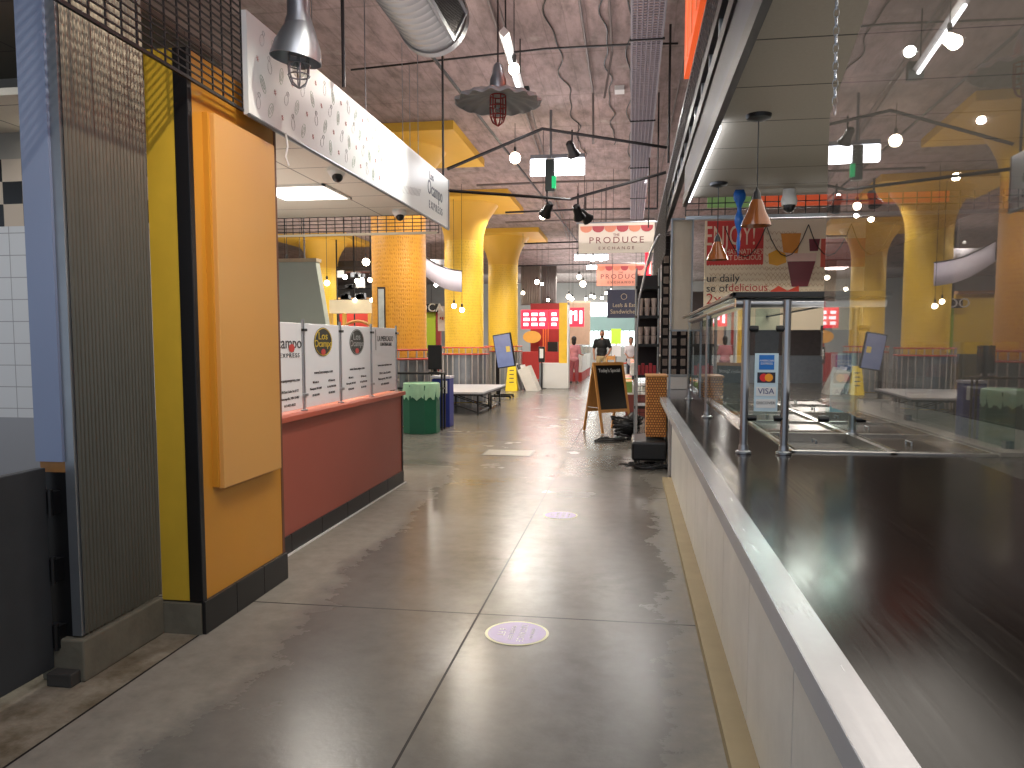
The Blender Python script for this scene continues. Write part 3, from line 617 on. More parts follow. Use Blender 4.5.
# sneeze guard
t = thing('sneeze_guard', (1.0, 6.8, .85), 'steel and glass sneeze guard with card stickers over the food wells', 'sneeze guard')
def gpost(x, y): 
    MB().tube([(x, y, .85), (x, y, 1.74)], .023, 16).build('post', M_post, t, smooth=True)
    MB().lathe([(.045, 0), (.045, .012), (.03, .02), (.027, .05)], 20, Matrix.Translation((x, y, .852))).build('post_foot', M_post, t, smooth=True)
for x, y in ((.66, 4.60), (.885, 4.60), (1.53, 5.60), (.66, 6.75), (.66, 8.84)): gpost(x, y)
mb = MB(); mb.tube([(.60, 4.62, 1.725), (1.43, 4.66, 1.725)], .028, 12); mb.build('end_rail', M_post, t, smooth=True)
MB().tube([(.66, 4.62, 1.735), (.66, 8.86, 1.735)], .018, 10).build('front_rail', M_post, t, smooth=True)
MB().box(.58, 1.44, 4.58, 4.72, 1.755, 1.785).box(.58, .60, 4.58, 8.9, 1.76, 1.785).box(1.41, 1.44, 4.58, 8.9, 1.76, 1.785).build('shelf_rim', M_blk, t, bevel=.003)
MB().box(.60, 1.41, 4.72, 8.9, 1.765, 1.777).build('top_shelf_glass', M_glass, t)
for a, b_ in ((4.66, 6.68), (6.82, 8.78)): MB().box(.645, .652, a, b_, .98, 1.69).build('front_glass', M_glass, t)
for a, b_ in ((.71, .845), (1.11, 1.29)):
    MB().box(a, b_, 4.60, 4.607, 1.0, 1.69).build('end_glass', M_glass, t)
    for z in (1.06, 1.575):
        for xx in (a-.01, b_+.01): MB().lathe([(.0, -.03), (.018, -.028), (.02, .0), (.018, .028), (0, .03)], 14, Matrix.Translation((xx, 4.60, z)) @ Matrix.Rotation(PI/2, 4, 'Y')).build('glass_clip', M_blkpl, t, smooth=True)
def cards(x, mirror, lab):
    q = thing('card_sticker', (x, 4.60, 1.1), lab, 'sticker', 'payment card stickers'); s = -1 if mirror else 1
    yb = 4.596 if not mirror else 4.611
    def TT(dx, dz): return Matrix.Translation((x, yb-.002, 0)) @ Matrix.Diagonal((s, 1, 1, 1)) @ TF(dx, 0, dz)
    w = .066
    MB().box(x-w, x+w, yb-.001, yb, 1.10, 1.435).build('backing', mat('sticker_pale_blue', (196, 218, 228), .4), q)
    mb = MB(); mb.box(-.042, .042, -.042, .042, 0, .001, TT(0, 1.383)); mb.build('blue_card_mark', mat('card_blue', (26, 110, 190), .4), q)
    mb = MB(); mb.text('AMERICAN', .016, TT(0, 1.392)); mb.text('EXPRESS', .018, TT(0, 1.375)); mb.v = [v+Vector((0, -.0015, 0)) for v in mb.v]; mb.build('card_lettering', M_white, q)
    MB().box(-.05, .05, -.03, .03, 0, .001, TT(0, 1.295)).build('card_mark_ground', mat('card_ground', (36, 34, 48), .4), q)
    MB().lathe([(0, 0), (.023, 0), (.023, .0012), (0, .0012)], 20, TT(-.014, 1.295)).build('red_disc', mat('card_red', (222, 40, 38), .4), q)
    mb = MB(); mb.lathe([(0, 0), (.023, 0), (.023, .0018), (0, .0018)], 20, TT(.014, 1.295)); mb.build('amber_disc', mat('card_amber', (244, 158, 30), .4), q)
    MB().box(-.055, .055, -.026, .026, 0, .001, TT(0, 1.215)).build('white_ground', M_white, q)
    mb = MB(); mb.text('VISA', .046, TT(0, 1.215)); mb.v = [v+Vector((0, -.0015, 0)) for v in mb.v]; mb.build('card_wordmark', mat('card_navy', (28, 40, 110), .4), q)
    MB().box(-.055, .055, -.026, .026, 0, .001, TT(0, 1.145)).build('white_ground', M_white, q)
    mb = MB(); mb.text('DISCOVER', .022, TT(0, 1.148)); mb.v = [v+Vector((0, -.0015, 0)) for v in mb.v]; mb.build('card_wordmark', M_ink, q)
cards(.778, False, 'payment card sticker facing the aisle on the near glass')
cards(1.20, True, 'payment card sticker seen reversed on the second end glass')
# hanging acrylic sheet with chain
t = thing('hanging_acrylic_sheet', (.62, 1.8, 1.31), 'large clear acrylic sheet hung on chains over the black worktop', 'acrylic sheet')
def pl(y): return .605-.038*(2.57-y)
mb = MB(); pts = [(2.57, 1.305), (2.57, 2.20), (1.96, 2.42), (.9, 2.62), (.9, 1.305)]
vs = [(pl(y), y, z) for y, z in pts]+[(pl(y)+.005, y, z) for y, z in pts]; k = len(pts)
mb.add(vs, [tuple(range(k)), tuple(range(k, 2*k))[::-1]]+[(i, k+i, k+(i+1) % k, (i+1) % k) for i in range(k)]); mb.build('sheet', M_acr, t)
def chain(a, b_, lab, link=.032):
    a = Vector(a); b_ = Vector(b_); n = max(3, int((b_-a).length/(link*.78))); mb = MB(); d = (b_-a).normalized()
    Q = d.to_track_quat('X', 'Z').to_matrix().to_4x4()
    for i in range(n+1):
        T = Q @ Matrix.Rotation(PI/2*(i % 2), 4, 'X') @ Matrix.Diagonal((1, .5, 1, 1))
        mb.ring(a+(b_-a)*(i/n), link/2, .0022, T, 10, 5)
    o = mb.build('hanging_chain', M_rope); tag(o, lab, 'chain')
chain((.60, 2.52, 2.75), (pl(2.55)+.008, 2.54, 2.21), 'bright chain hanging from the ceiling to the corner of the acrylic sheet')
chain((pl(1.2), 1.2, 2.75), (pl(1.2), 1.2, 2.58), 'chain over the near top edge of the acrylic sheet')
t = thing('kitchen_splash_screen', (2.25, 5.5, .87), 'small clear splash screen standing on the kitchen side ledge', 'screen')
MB().box(2.2, 2.206, 4.8, 6.6, .876, 1.50).build('pane', M_glass, t)
MB().box(2.18, 2.225, 4.85, 4.9, .875, .92).box(2.18, 2.225, 6.5, 6.55, .875, .92).build('foot', M_post, t)
# small white register box
t = thing('counter_box', (.66, 10.9, .85), 'small white box on the far end of the steel topped counter', 'box')
MB().box(.50, .80, 10.7, 11.2, .85, 1.03).build('box_body', M_white, t, bevel=.01)
MB().box(.50, .80, 10.69, 11.2, 1.03, 1.04).build('box_lid', M_gal, t)
# ---- ceiling fascia at right
t = thing('ceiling_fascia', (.46, 8, 2.7), 'steel fascia frame along the edge of the right suspended ceiling', 'fascia')
MB().box(.44, .475, -.5, 7.0, 2.68, 2.76).build('lower_rail', M_blk, t)
MB().box(.455, .47, -.5, 7.0, 2.76, 3.02).build('light_panel', mat('grey_blue_fascia', (66, 69, 80), .5, .0, var=.2, scale=4), t)
MB().box(.44, .49, -.5, 13.5, 3.02, 3.10).box(.44, .49, -.5, 13.5, 3.22, 3.30).build('dark_rail', M_blk, t)
for k in range(26): MB().box(.45, .48, .2+k*.52, .24+k*.52, 3.1, 3.24).build('cleat', M_gal, t)
MB().box(.485, .5, -.5, 7.0, 2.79, 3.3).build('back_sheet', mat('dull_sheet', (88, 86, 84), .6, 0), t)
t = thing('fascia_mesh', (.44, 8, 3.3), 'wire mesh strip above the right ceiling edge', 'mesh screen')
wire_grid(MB(), (.44, .5, 3.30), (0, 1, 0), (0, 0, 1), 19.5, .24, .10, .05, .003).build('wire_grid', mat('dull_wire', (78, 74, 72), .6), t)
MB().box(.43, .45, .5, 20, 3.53, 3.55).build('top_rail', M_gal, t)
t = thing('hanging_mesh_panel', (.44, 13, 2.0), 'sloping wire mesh panel hanging beside the produce banners', 'mesh screen')
mb = MB(); wire_grid(mb, (.40, 9.3, 2.55), (0, 1, 0), (0, 0, 1), 5, .8, .12, .05, .0045); mb.build('wire_grid', mat('dull_wire', (78, 74, 72), .6), t)
t = thing('orange_fascia_sign', (.43, 3.4, 3.55), 'orange fascia sign above the right-hand stall seen edge-on', 'sign')
MB().box(.395, .435, .3, 6.35, 3.56, 4.45).build('sign_board', mat('orange_sign', (236, 92, 34), .4, emit=.25), t)
mb = MB()
for k in range(9): mb.text('FRESH JUICE'[k] if k < 9 else '', .55, Matrix.Translation((.394, 5.9-k*.55, 4.0)) @ Matrix.Rotation(-PI/2, 4, 'Z') @ Matrix.Rotation(PI/2, 4, 'X'))
mb2 = MB()
for k in range(14): mb2.box(.385, .394, .5+k*.42, .56+k*.42, 3.6, 4.4)
mb2.build('raised_slats', mat('pale_orange', (246, 160, 110), .4), t)
tag(MB().box(.475, .495, 4.6, 6.9, 2.70, 2.735).build('edge_strip_light', lamp_mat('cool_led', (236, 242, 255), 4)), 'cool white strip light along the right ceiling edge', 'light')
# pendants over counter
def cone_pendant(px, y, zc, z0, z1, lab):
    x = X(px, y)-.02; q = thing('amber_pendant_lamp', (x, y, z0), lab, 'lamp', 'amber cone pendants'); T = Matrix.Translation((x, y, 0))
    MB().lathe([(.07, zc), (.065, zc-.02), (.02, zc-.035)], 24, T).build('ceiling_canopy', M_blk, q, smooth=True)
    MB().tube([(x, y, zc-.03), (x, y, z1+.02)], .004, 6).build('cord', M_blk, q)
    MB().lathe([(.005, z1+.05), (.02, z1+.02), (.026, z1-.015)], 16, T).build('cap', M_blk, q, smooth=True)
    h = z1-z0
    MB().lathe([(.022, z1-.01), (.035, z1-.03), (.05, z1-h*.5), (.075, z0+h*.18), (.084, z0), (.080, z0), (.070, z0+h*.18), (.045, z1-h*.5), (.02, z1-.03)], 32, T).build('lamp_shade', M_amber, q, smooth=True)
    return q
y = at(757, 115, z=2.75).y; cone_pendant(757, y, 2.75, Z(226, y, 757), Z(197, y, 757), 'amber glass cone pendant nearer over the counter')
y = at(718, 183, z=2.75).y; cone_pendant(718, y, 2.75, Z(260, y, 718), Z(240, y, 718), 'amber glass cone pendant farther over the counter')
# blue streamer
x = .87; y = 6.6
mb = MB(); pts = []
for i in range(16):
    z = 2.74-i*.036; w = .035+.018*math.sin(i*1.1); a = i*.35
    pts += [(x-w*math.cos(a*.3), y-w*.4*math.sin(a), z), (x+w*math.cos(a*.3), y+w*.4*math.sin(a), z)]
mb.add(pts, [(2*i, 2*i+1, 2*i+3, 2*i+2) for i in range(15)]); o = mb.build('hanging_streamer', mat('blue_film', (34, 96, 176), .3), smooth=True); o.modifiers.new('t', 'SOLIDIFY').thickness = .004
tag(o, 'twisted blue plastic streamer hanging from the right suspended ceiling', 'streamer')
q = thing('dome_camera', (1.28, 6.7, 2.75), 'white dome security camera under the right suspended ceiling', 'security camera')
MB().lathe([(.05, 2.75), (.055, 2.70), (.065, 2.66), (.06, 2.62)], 20, Matrix.Translation((1.28, 6.7, 0))).build('housing', M_white, q, smooth=True); MB().ball((1.28, 6.69, 2.61), .05, 14).build('lens', M_blkpl, q, smooth=True)
t = thing('wire_mesh_band', (1.6, 7.0, 2.6), 'black wire mesh band across the far side of the right ceiling', 'mesh screen')
wire_grid(MB(), (.47, 7.02, 2.60), (1, 0, 0), (0, 0, 1), 2.8, .22, .11, .05, .004).build('wire_grid', M_blk, t); MB().box(.47, 3.28, 7.0, 7.04, 2.57, 2.60).build('bottom_rail', M_gal, t)
y = 8.55
t = thing('menu_lightbox', (1.9, y, 2.93), 'orange menu lightbox seen through the mesh band', 'sign')
MB().box(1.3, 3.2, y, y+.06, 2.93, 3.3).build('orange_panel', mat('menu_orange', (222, 92, 50), .4, emit=.15), t); MB().box(.8, 1.25, y, y+.06, 2.93, 3.3).build('green_panel', mat('menu_green', (120, 156, 90), .4, emit=.1), t)
# ENJOY poster
y = 8.45; PX = lambda px: X(px, y); PZ = lambda py: Z(py, y, 760)
t = thing('smoothie_poster', (PX(780), y, .9), 'large smoothie poster reading enjoy with red block and drinks', 'poster')
zt, zb = PZ(220), PZ(330)
MB().box(PX(703), PX(862), y, y+.03, zb, zt).build('poster_sheet', mat('poster_cream', (236, 218, 188), .5, var=.05), t)
mb = MB(); x0, x1, za, zc = PX(705), PX(761), PZ(220), PZ(264)
mb.box(x0, x1, y-.004, y, zc, za)
for k in range(20): s = (x1-x0)/20; mb.prism([(x0+k*s, zc), (x0+(k+.5)*s, zc-.012), (x0+(k+1)*s, zc)], .004, Matrix.Translation((0, y, 0)) @ Matrix.Rotation(PI/2, 4, 'X'))
mb.build('red_block', mat('poster_red', (206, 52, 42), .5), t)
mb = MB(); cx = (x0+x1)/2; mb.text('ENJOY!', .29, TF(cx-.05, y-.006, PZ(236)), wide=.56); mb.text("IT'S WHAT NATURE'S", .075, TF(x1-.02-.25, y-.006, PZ(251.5)), wide=.75); mb.text('MOST DELICIOUS', .075, TF(x1-.02-.22, y-.006, PZ(257.5)), wide=.75); mb.build('white_lettering', mat('poster_pale', (238, 208, 178), .5), t)
mb = MB(); mb.text('ur daily', .115, TF(PX(705), y-.004, PZ(278)), align='LEFT'); mb.text('se of', .115, TF(PX(705), y-.004, PZ(288)), align='LEFT'); mb.build('lettering', M_ink, t)
mb = MB(); mb.text('delicious', .115, TF(PX(727), y-.004, PZ(287.5)), align='LEFT'); mb.text('2x', .16, TF(PX(705), y-.004, PZ(299)), align='LEFT'); mb.build('red_lettering', mat('poster_ink_red', (190, 60, 50), .5), t)
def quad(pts, m, nm, dy=.004):
    P = [(PX(a), PZ(b)) for a, b in pts]; MB().prism(P, dy, Matrix.Translation((0, y, 0)) @ Matrix.Rotation(PI/2, 4, 'X')).build(nm, m, t)
quad([(778, 234), (798, 234), (795, 254), (781, 253)], mat('mango_drink', (222, 142, 34), .4), 'mango_drink')
quad([(766, 254), (774, 250), (783, 254), (784, 263), (775, 266), (767, 264)], mat('mango_fruit', (236, 168, 24), .4), 'mango_pieces', .006)
quad([(785, 262), (813, 262), (806, 287), (790, 287)], mat('berry_drink', (118, 30, 42), .3), 'berry_drink', .007)
quad([(784, 254), (814, 254), (813, 262), (785, 262)], mat('cup_rim', (232, 196, 180), .4), 'cup_top', .007)
quad([(806, 240), (817, 240), (815, 252), (807, 252)], mat('berry_drink', (118, 30, 42), .3), 'second_berry_drink', .005)
quad([(769, 291), (777, 286), (786, 291), (797, 286), (798, 297), (770, 297)], mat('strawberry', (216, 66, 34), .4), 'strawberries', .008)
quad([(818, 240), (862, 240), (862, 268), (818, 268)], mat('poster_pinkred', (214, 96, 76), .5), 'red_band', .003)
mb = MB()
for k in range(14):
    for j in range(10):
        xx = PX(763)+k*.045; z = PZ(232)-j*.075
        if xx < PX(790): mb.prism([(xx, z), (xx+.02, z-.03), (xx+.04, z), (xx+.04, z+.006), (xx+.02, z-.022), (xx, z+.006)], .003, Matrix.Translation((0, y, 0)) @ Matrix.Rotation(PI/2, 4, 'X'))
for k in range(26):
    for j in range(6):
        xx = PX(708)+k*.045; z = PZ(267)-j*.06
        mb.prism([(xx, z), (xx+.02, z-.03), (xx+.04, z), (xx+.04, z+.006), (xx+.02, z-.022), (xx, z+.006)], .002, Matrix.Translation((0, y, 0)) @ Matrix.Rotation(PI/2, 4, 'X'))
mb.build('chevron_pattern', mat('poster_tan', (190, 156, 112), .5), t)
t = thing('bunting_string', (1.9, 8.4, 2.7), 'dark string swagged across the smoothie poster', 'string')
mb = MB(); pts = []
for k in range(4):
    for i in range(9):
        u = i/8; pts.append((PX(722)+k*.42+u*.42, y-.03, PZ(226)-.32*(1-(2*u-1)**2)))
mb.tube(pts, .005, 5).build('string', M_blk, t)
# beige partition left of the poster
t = thing('beige_panel', (.72, 9.3, .85), 'beige framed upright panel left of the smoothie poster', 'panel')
MB().box(X(671, 9.3), X(690, 9.3), 9.3, 9.34, Z(330, 9.3), Z(224, 9.3)).build('panel_face', mat('beige_panel', (190, 182, 168), .5), t); 
a, b_ = X(671, 9.3), X(690, 9.3); mb = MB(); z0, z1 = Z(330, 9.3), Z(224, 9.3)
mb.box(a-.02, a, 9.28, 9.36, .85, z1).box(b_, b_+.02, 9.28, 9.36, .85, z1).box(a-.02, b_+.02, 9.28, 9.36, z1, z1+.02).box(a-.02, b_+.02, 9.28, 9.36, z0-.02, z0); mb.build('panel_frame', M_gal, t)
# ================================================================ FLOOR DECALS
def decal(x, y, r, lab, lines):
    q = thing('floor_sticker', (x, y, 0), lab, 'sticker', 'round floor stickers'); T = Matrix.Translation((x, y, .0012))
    MB().lathe([(0, 0), (r, 0), (r, .0012), (0, .0012)], 40, T).build('sticker_rim', mat('sticker_cream', (206, 206, 160), .35), q)
    MB().lathe([(0, 0), (r*.91, 0), (r*.91, .0008), (0, .0008)], 40, T @ Matrix.Translation((0, 0, .0012))).build('sticker_face', mat('sticker_lilac', (150, 134, 186), .35, var=.06), q)
    mb = MB()
    for k, (s_, sz) in enumerate(lines): mb.text(s_, sz, Matrix.Translation((x+(1.5-k)*r*.32, y, .0036)) @ Matrix.Rotation(-PI/2, 4, 'Z'), ext=.0003)
    mb.build('lettering', M_white, q)
decal(-.56, 3.82, .165, 'round lilac floor sticker with a cream rim nearest the camera', [('6 FT', .055), ('PLEASE KEEP', .034), ('DISTANCE', .05), ('THANK YOU', .025)][::-1])
decal(-.58, 6.55, .15, 'round lilac floor sticker farther along the aisle', [('6 FT', .055), ('PLEASE KEEP', .034), ('DISTANCE', .05), ('THANK YOU', .025)][::-1])
t = thing('floor_access_plate', (-1.59, 10.2, 0), 'rectangular access plate set in the concrete floor', 'floor plate')
MB().box(-1.92, -1.30, 9.95, 10.45, 0, .004).build('plate', mat('plate_metal', (120, 116, 104), .45, .4, var=.2), t); MB().box(-1.94, -1.28, 9.93, 9.95, 0, .005).box(-1.94, -1.28, 10.45, 10.47, 0, .005).box(-1.94, -1.92, 9.95, 10.45, 0, .005).box(-1.30, -1.28, 9.95, 10.45, 0, .005).build('plate_rim', M_blk, t)
# ================================================================ SANDWICH BOARD
t = thing('chalkboard_easel', (-.36, 12.9, 0), 'wooden sandwich chalkboard standing in the aisle', 'sandwich board')
R = Matrix.Translation((-.36, 12.9, 0)) @ Matrix.Rotation(math.radians(38), 4, 'Z'); M_oak = mat('honey_oak', (196, 138, 74), .4, var=.15, scale=5, stretch=(6, 6, 1))
for sgn, nm in ((-1, 'front'), (1, 'rear')):
    A = R @ Matrix.Translation((0, 0, 1.16)) @ Matrix.Rotation(-sgn*math.radians(13), 4, 'X')
    for xx in (-.29, .29):
        MB().box(xx-.022, xx+.022, -.012, .012, -1.18, 0, A).build('side_leg', M_oak, t, bevel=.004)
    MB().box(-.27, .27, -.012, .012, -.05, 0, A).build('top_rail', M_oak, t); MB().box(-.27, .27, -.012, .012, -.84, -.79, A).build('bottom_rail', M_oak, t)
    MB().box(-.27, .27, -.006, .006, -.79, -.05, A).build('chalk_panel', mat('chalkboard', (20, 19, 20), .4, var=.2) if sgn > 0 else M_oak, t)
    if sgn > 0:
        mb = MB(); mb.text("Today's Special", .085, A @ Matrix.Translation((0, -.008, -.14)) @ Matrix.Rotation(PI/2, 4, 'X'), wide=.85); mb.build('chalk_lettering', M_white, t)
MB().tube([tuple(R @ Vector((-.29, -.17, .42))), tuple(R @ Vector((-.29, .17, .42)))], .005, 5).build('stay_cord', M_white, t)
# ================================================================ RACK, BLACK GEAR, RATTAN
t = thing('shelving_rack', (.26, 11.6, 0), 'tall black display rack of patterned cups at the end of the steel counter', 'rack')
for xx in (.08, .40):
    for yy in (11.3, 11.9): MB().tube([(xx, yy, 0), (xx, yy, 2.55)], .016, 8).build('post', M_blk if yy > 11.5 else M_gal, t)
zs = [.55, 1.0, 1.45, 1.86, 2.28]
for z in zs: MB().box(.07, .41, 11.28, 11.92, z-.02, z+.02).build('shelf', M_blk, t)
wire_grid(MB(), (.08, 11.93, .1), (1, 0, 0), (0, 0, 1), .32, 2.4, .08, .08, .004).build('back_grid', M_blk, t)
MB().box(.09, .39, 11.86, 11.9, 1.0, 2.5).build('back_cloth', mat('dark_cloth', (44, 40, 44), .8), t)
M_cup = mat('patterned_cup', (206, 190, 182), .5, var=.35, scale=60)
cup0 = None
for z in (1.47, 1.88):
    for i in range(3):
        for j in range(2):
            for k in range(2):
                p = (.145+i*.095, 11.36+j*.12, z+.002+k*.125)
                if cup0 is None:
                    cup0 = MB().lathe([(.028, 0), (.04, .115), (.042, .12), (.038, .12)], 14, Matrix.Translation(p)).build('paper_cup', M_cup, smooth=True); tag(cup0, 'pale patterned paper cup stacked on the black display rack', 'cup', 'patterned cups on the rack')
                else: c = cup0.copy(); COL.objects.link(c); c.location = p
M_tub = mat('red_packet', (176, 52, 60), .5, var=.3, scale=30)
for i in range(5): tag(MB().box(.11+i*.055, .155+i*.055, 11.32, 11.4, 1.02, 1.16+.03*(i % 2)).build('red_packet', M_tub, bevel=.004), 'small red packet on the middle shelf of the black rack', 'packet', 'red packets on the rack')
t = thing('tall_black_lattice', (.62, 10.4, .85), 'tall dark lattice stand of hanging goods on the far counter end', 'stand')
wire_grid(MB(), (.46, 11.6, .86), (1, 0, 0), (0, 0, 1), .4, 2.2, .1, .1, .008).build('lattice', M_blk, t); MB().box(.45, .87, 11.62, 11.66, .86, 3.05).build('back_sheet', mat('dark_cloth', (44, 40, 44), .8), t)
k0 = None
for i in range(3):
    for j in range(12):
        p = Vector((.51+i*.13, 11.55, 1.0+j*.15))
        if k0 is None: k0 = MB().box(p.x-.035, p.x+.035, p.y-.012, p.y+.012, p.z, p.z+.10).build('hanging_packet', mat('hanging_packet', (150, 138, 128), .5, var=.5, scale=25), bevel=.004); tag(k0, 'small hanging packet on the dark lattice stand', 'packet', 'packets on the lattice')
        else: c = k0.copy(); COL.objects.link(c); c.location = p
tag(MB().tube([(.10, 11.2, .02), (.10, 11.2, 1.7), (.12, 11.15, 2.1), (.26, 11.1, 2.75), (.38, 11.05, 2.98), (.55, 11.0, 3.02)], .018, 10).build('bent_steel_tube', M_steel, smooth=True), 'long bent steel tube rising beside the black rack', 'tube')
t = thing('rattan_stand', (.32, 9.4, .34), 'woven rattan stand beside the steel counter end', 'stand')
MB().box(.20, .44, 9.3, 9.9, .36, 1.08).build('woven_body', M_weave, t, bevel=.01); MB().box(.19, .45, 9.29, 9.91, 1.08, 1.10).build('top_band', M_oak, t)
t = thing('black_wheeled_crate', (.24, 9.3, 0), 'low black wheeled crate with looping cords under the rattan stand', 'crate')
MB().box(.03, .44, 9.1, 9.95, .10, .33).build('crate_body', M_blkpl, t, bevel=.03)
for x, y in ((.08, 9.15), (.39, 9.15), (.08, 9.9), (.39, 9.9)): MB().lathe([(0, -.02), (.045, -.02), (.05, 0), (.045, .02), (0, .02)], 14, Matrix.Translation((x, y, .05)) @ Matrix.Rotation(PI/2, 4, 'Y')).build('caster', M_blkpl, t)
random.seed(5)
for k in range(6):
    mb = MB(); a0 = random.uniform(0, 3); cx, cy = random.uniform(.08, .3), random.uniform(8.95, 9.2)
    mb.tube([(cx+random.uniform(.10, .22)*math.cos(a0+i*.5), cy+random.uniform(.06, .10)*math.sin(a0+i*.5), .012+k*.014+.02*math.sin(i)) for i in range(13)], .011, 6); tag(mb.build('coiled_cord', M_blkpl), 'black cord coiled on the floor before the black crate', 'cord', 'coiled black cords')
t = thing('black_hose_bag', (-.05, 12.1, 0), 'black bag with tangled hose on the floor beside the sandwich board', 'bag')
mb = MB()
for q in range(7): mb.tube([(-.04+(.15+.015*q)*math.cos(a*.45+q)+.02*math.sin(a*2+q), 12.0+(.06+.01*q)*math.sin(a*.45+q*2), .05+.045*q+.025*math.sin(a*.9+q)) for a in range(15)], .017, 6)
mb.build('tangled_hose', M_blkpl, t, smooth=True)
mb = MB(); mb.ball((-.02, 12.02, .19), 1.0, 16, (.17, .11, .17)); mb.ball((.06, 12.0, .3), 1.0, 14, (.1, .09, .12)); mb.build('bag_body', M_blkpl, t, smooth=True)
MB().box(-.24, .2, 11.8, 12.2, 0, .035).build('foot_plate', M_blkpl, t, bevel=.01)
for k in range(3): tag(MB().tube([(-.3+.04*k+.22*math.cos(i*.5+k), 11.55+.1*k+.10*math.sin(i*.5+k), .015+.012*k) for i in range(12)], .012, 6).build('coiled_cord', M_blkpl), 'black cord looping on the floor in front of the black bag', 'cord', 'cords by the black bag')
# produce stall shelving beyond
t = thing('produce_shelf', (.25, 17, 0), 'stepped shelf of bright packets beyond the black rack', 'shelf')
for k in range(4): MB().box(-.12+.12*k, .7, 15.5, 19.5, .45+.38*k, .48+.38*k).build('shelf', M_white, t)
MB().box(.62, .72, 15.5, 19.5, 0, 2.4).build('back_panel', mat('stall_grey', (90, 88, 92), .6), t); MB().box(-.08, .6, 15.5, 19.5, 0, .45).build('plinth', mat('stall_plinth', (120, 60, 56), .5), t)
cols = [(206, 60, 72), (228, 120, 140), (236, 190, 70), (120, 150, 70), (230, 226, 220), (190, 44, 50), (240, 150, 60)]
random.seed(11); protos = []
for i, c in enumerate(cols):
    o = MB().box(-.08, .08, -.06, .06, 0, .22).build('grocery_packet', mat('packet_%d' % i, c, .5, var=.25, scale=20), bevel=.006); protos.append(o)
first = {}
for k in range(4):
    for j in range(16):
        i = random.randrange(len(cols)); p = (-.03+.12*k, 15.65+j*.245, .481+.38*k); o = protos[i]
        if i in first: o = o.copy(); COL.objects.link(o)
        first[i] = 1; o.location = p; tag(o, 'small bright packet on the stepped produce shelf', 'packet', 'packets on the produce shelf')
for i, o in enumerate(protos):
    if i not in first: bpy.data.objects.remove(o)
# ================================================================ HANGING BANNERS
def banner(y, pxa, pxb, pa, pb, lab, m, txt):
    x0, x1, z0, z1 = X(pxa, y), X(pxb, y), Z(pb, y, 610), Z(pa, y, 610); q = thing('hanging_banner', ((x0+x1)/2, y, z0), lab, 'banner')
    w, h = x1-x0, z1-z0
    MB().box(x0, x1, y, y+.02, z0, z1).build('banner_cloth', m, q); MB().tube([(x0-.04, y+.01, z1+.01), (x1+.1, y+.01, z1+.01)], .014, 8).build('banner_pole', M_gal, q)
    for xx in (x0+.1, x1-.1): MB().tube([(xx, y+.01, z1), (xx, y+.01, CE)], .005, 5).build('hanging_wire', M_blk, q)
    txt(q, x0, x1, z0, z1, w, h, y)
def produce(q, x0, x1, z0, z1, w, h, y):
    for k in range(6):
        c = x0+w*(.1+.16*k); ma = mat('scallop_red', (176, 74, 78), .5) if k % 2 else mat('scallop_coral', (214, 134, 106), .5)
        pts = [(c-w*.08, .03), (c+w*.08, .03)]+[(c+w*.08*math.cos(a), -h*.16*math.sin(a)) for a in (.3, .8, 1.3, 1.84, 2.34, 2.84)]
        MB().prism(pts, .004, Matrix.Translation((0, y-.001, z1-h*.15)) @ Matrix.Rotation(PI/2, 4, 'X')).build('awning_scallop', ma, q)
    mb = MB(); cx = (x0+x1)/2; mb.text('THE', h*.12, TF(cx, y-.004, z0+h*.60)); mb.text('PRODUCE', h*.30, TF(cx, y-.004, z0+h*.42), spacing=1.3, wide=1.12); mb.text('EXCHANGE', h*.14, TF(cx, y-.004, z0+h*.16), spacing=1.7, wide=1.1); mb.build('lettering', mat('banner_maroon', (126, 66, 62), .6), q)
M_ban = mat('banner_cream', (218, 206, 190), .7, var=.04)
banner(14.2, 578, 653, 223, 253, 'cream produce exchange banner, larger and nearer of the two', M_ban, produce)
banner(22.5, 596, 644, 264, 286, 'pinkish produce exchange banner, smaller and behind the cream one', mat('banner_pink', (232, 160, 140), .7), produce)
def deli(q, x0, x1, z0, z1, w, h, y):
    cx = (x0+x1)/2; mb = MB(); mb.ring((0, 0, 0), h*.1, .006, TF(cx, y-.006, z0+h*.76), 16, 5); mb.text('Leafs & Eat', h*.2, TF(cx, y-.006, z0+h*.45), wide=.9); mb.text('Sandwiches', h*.22, TF(cx, y-.006, z0+h*.22), wide=.95); mb.build('lettering', mat('deli_gold', (206, 190, 160), .5), q)
banner(16.0, 607, 640, 290, 318, 'dark slate sandwich shop sign with gold lettering', mat('deli_slate', (70, 72, 92), .6), deli)
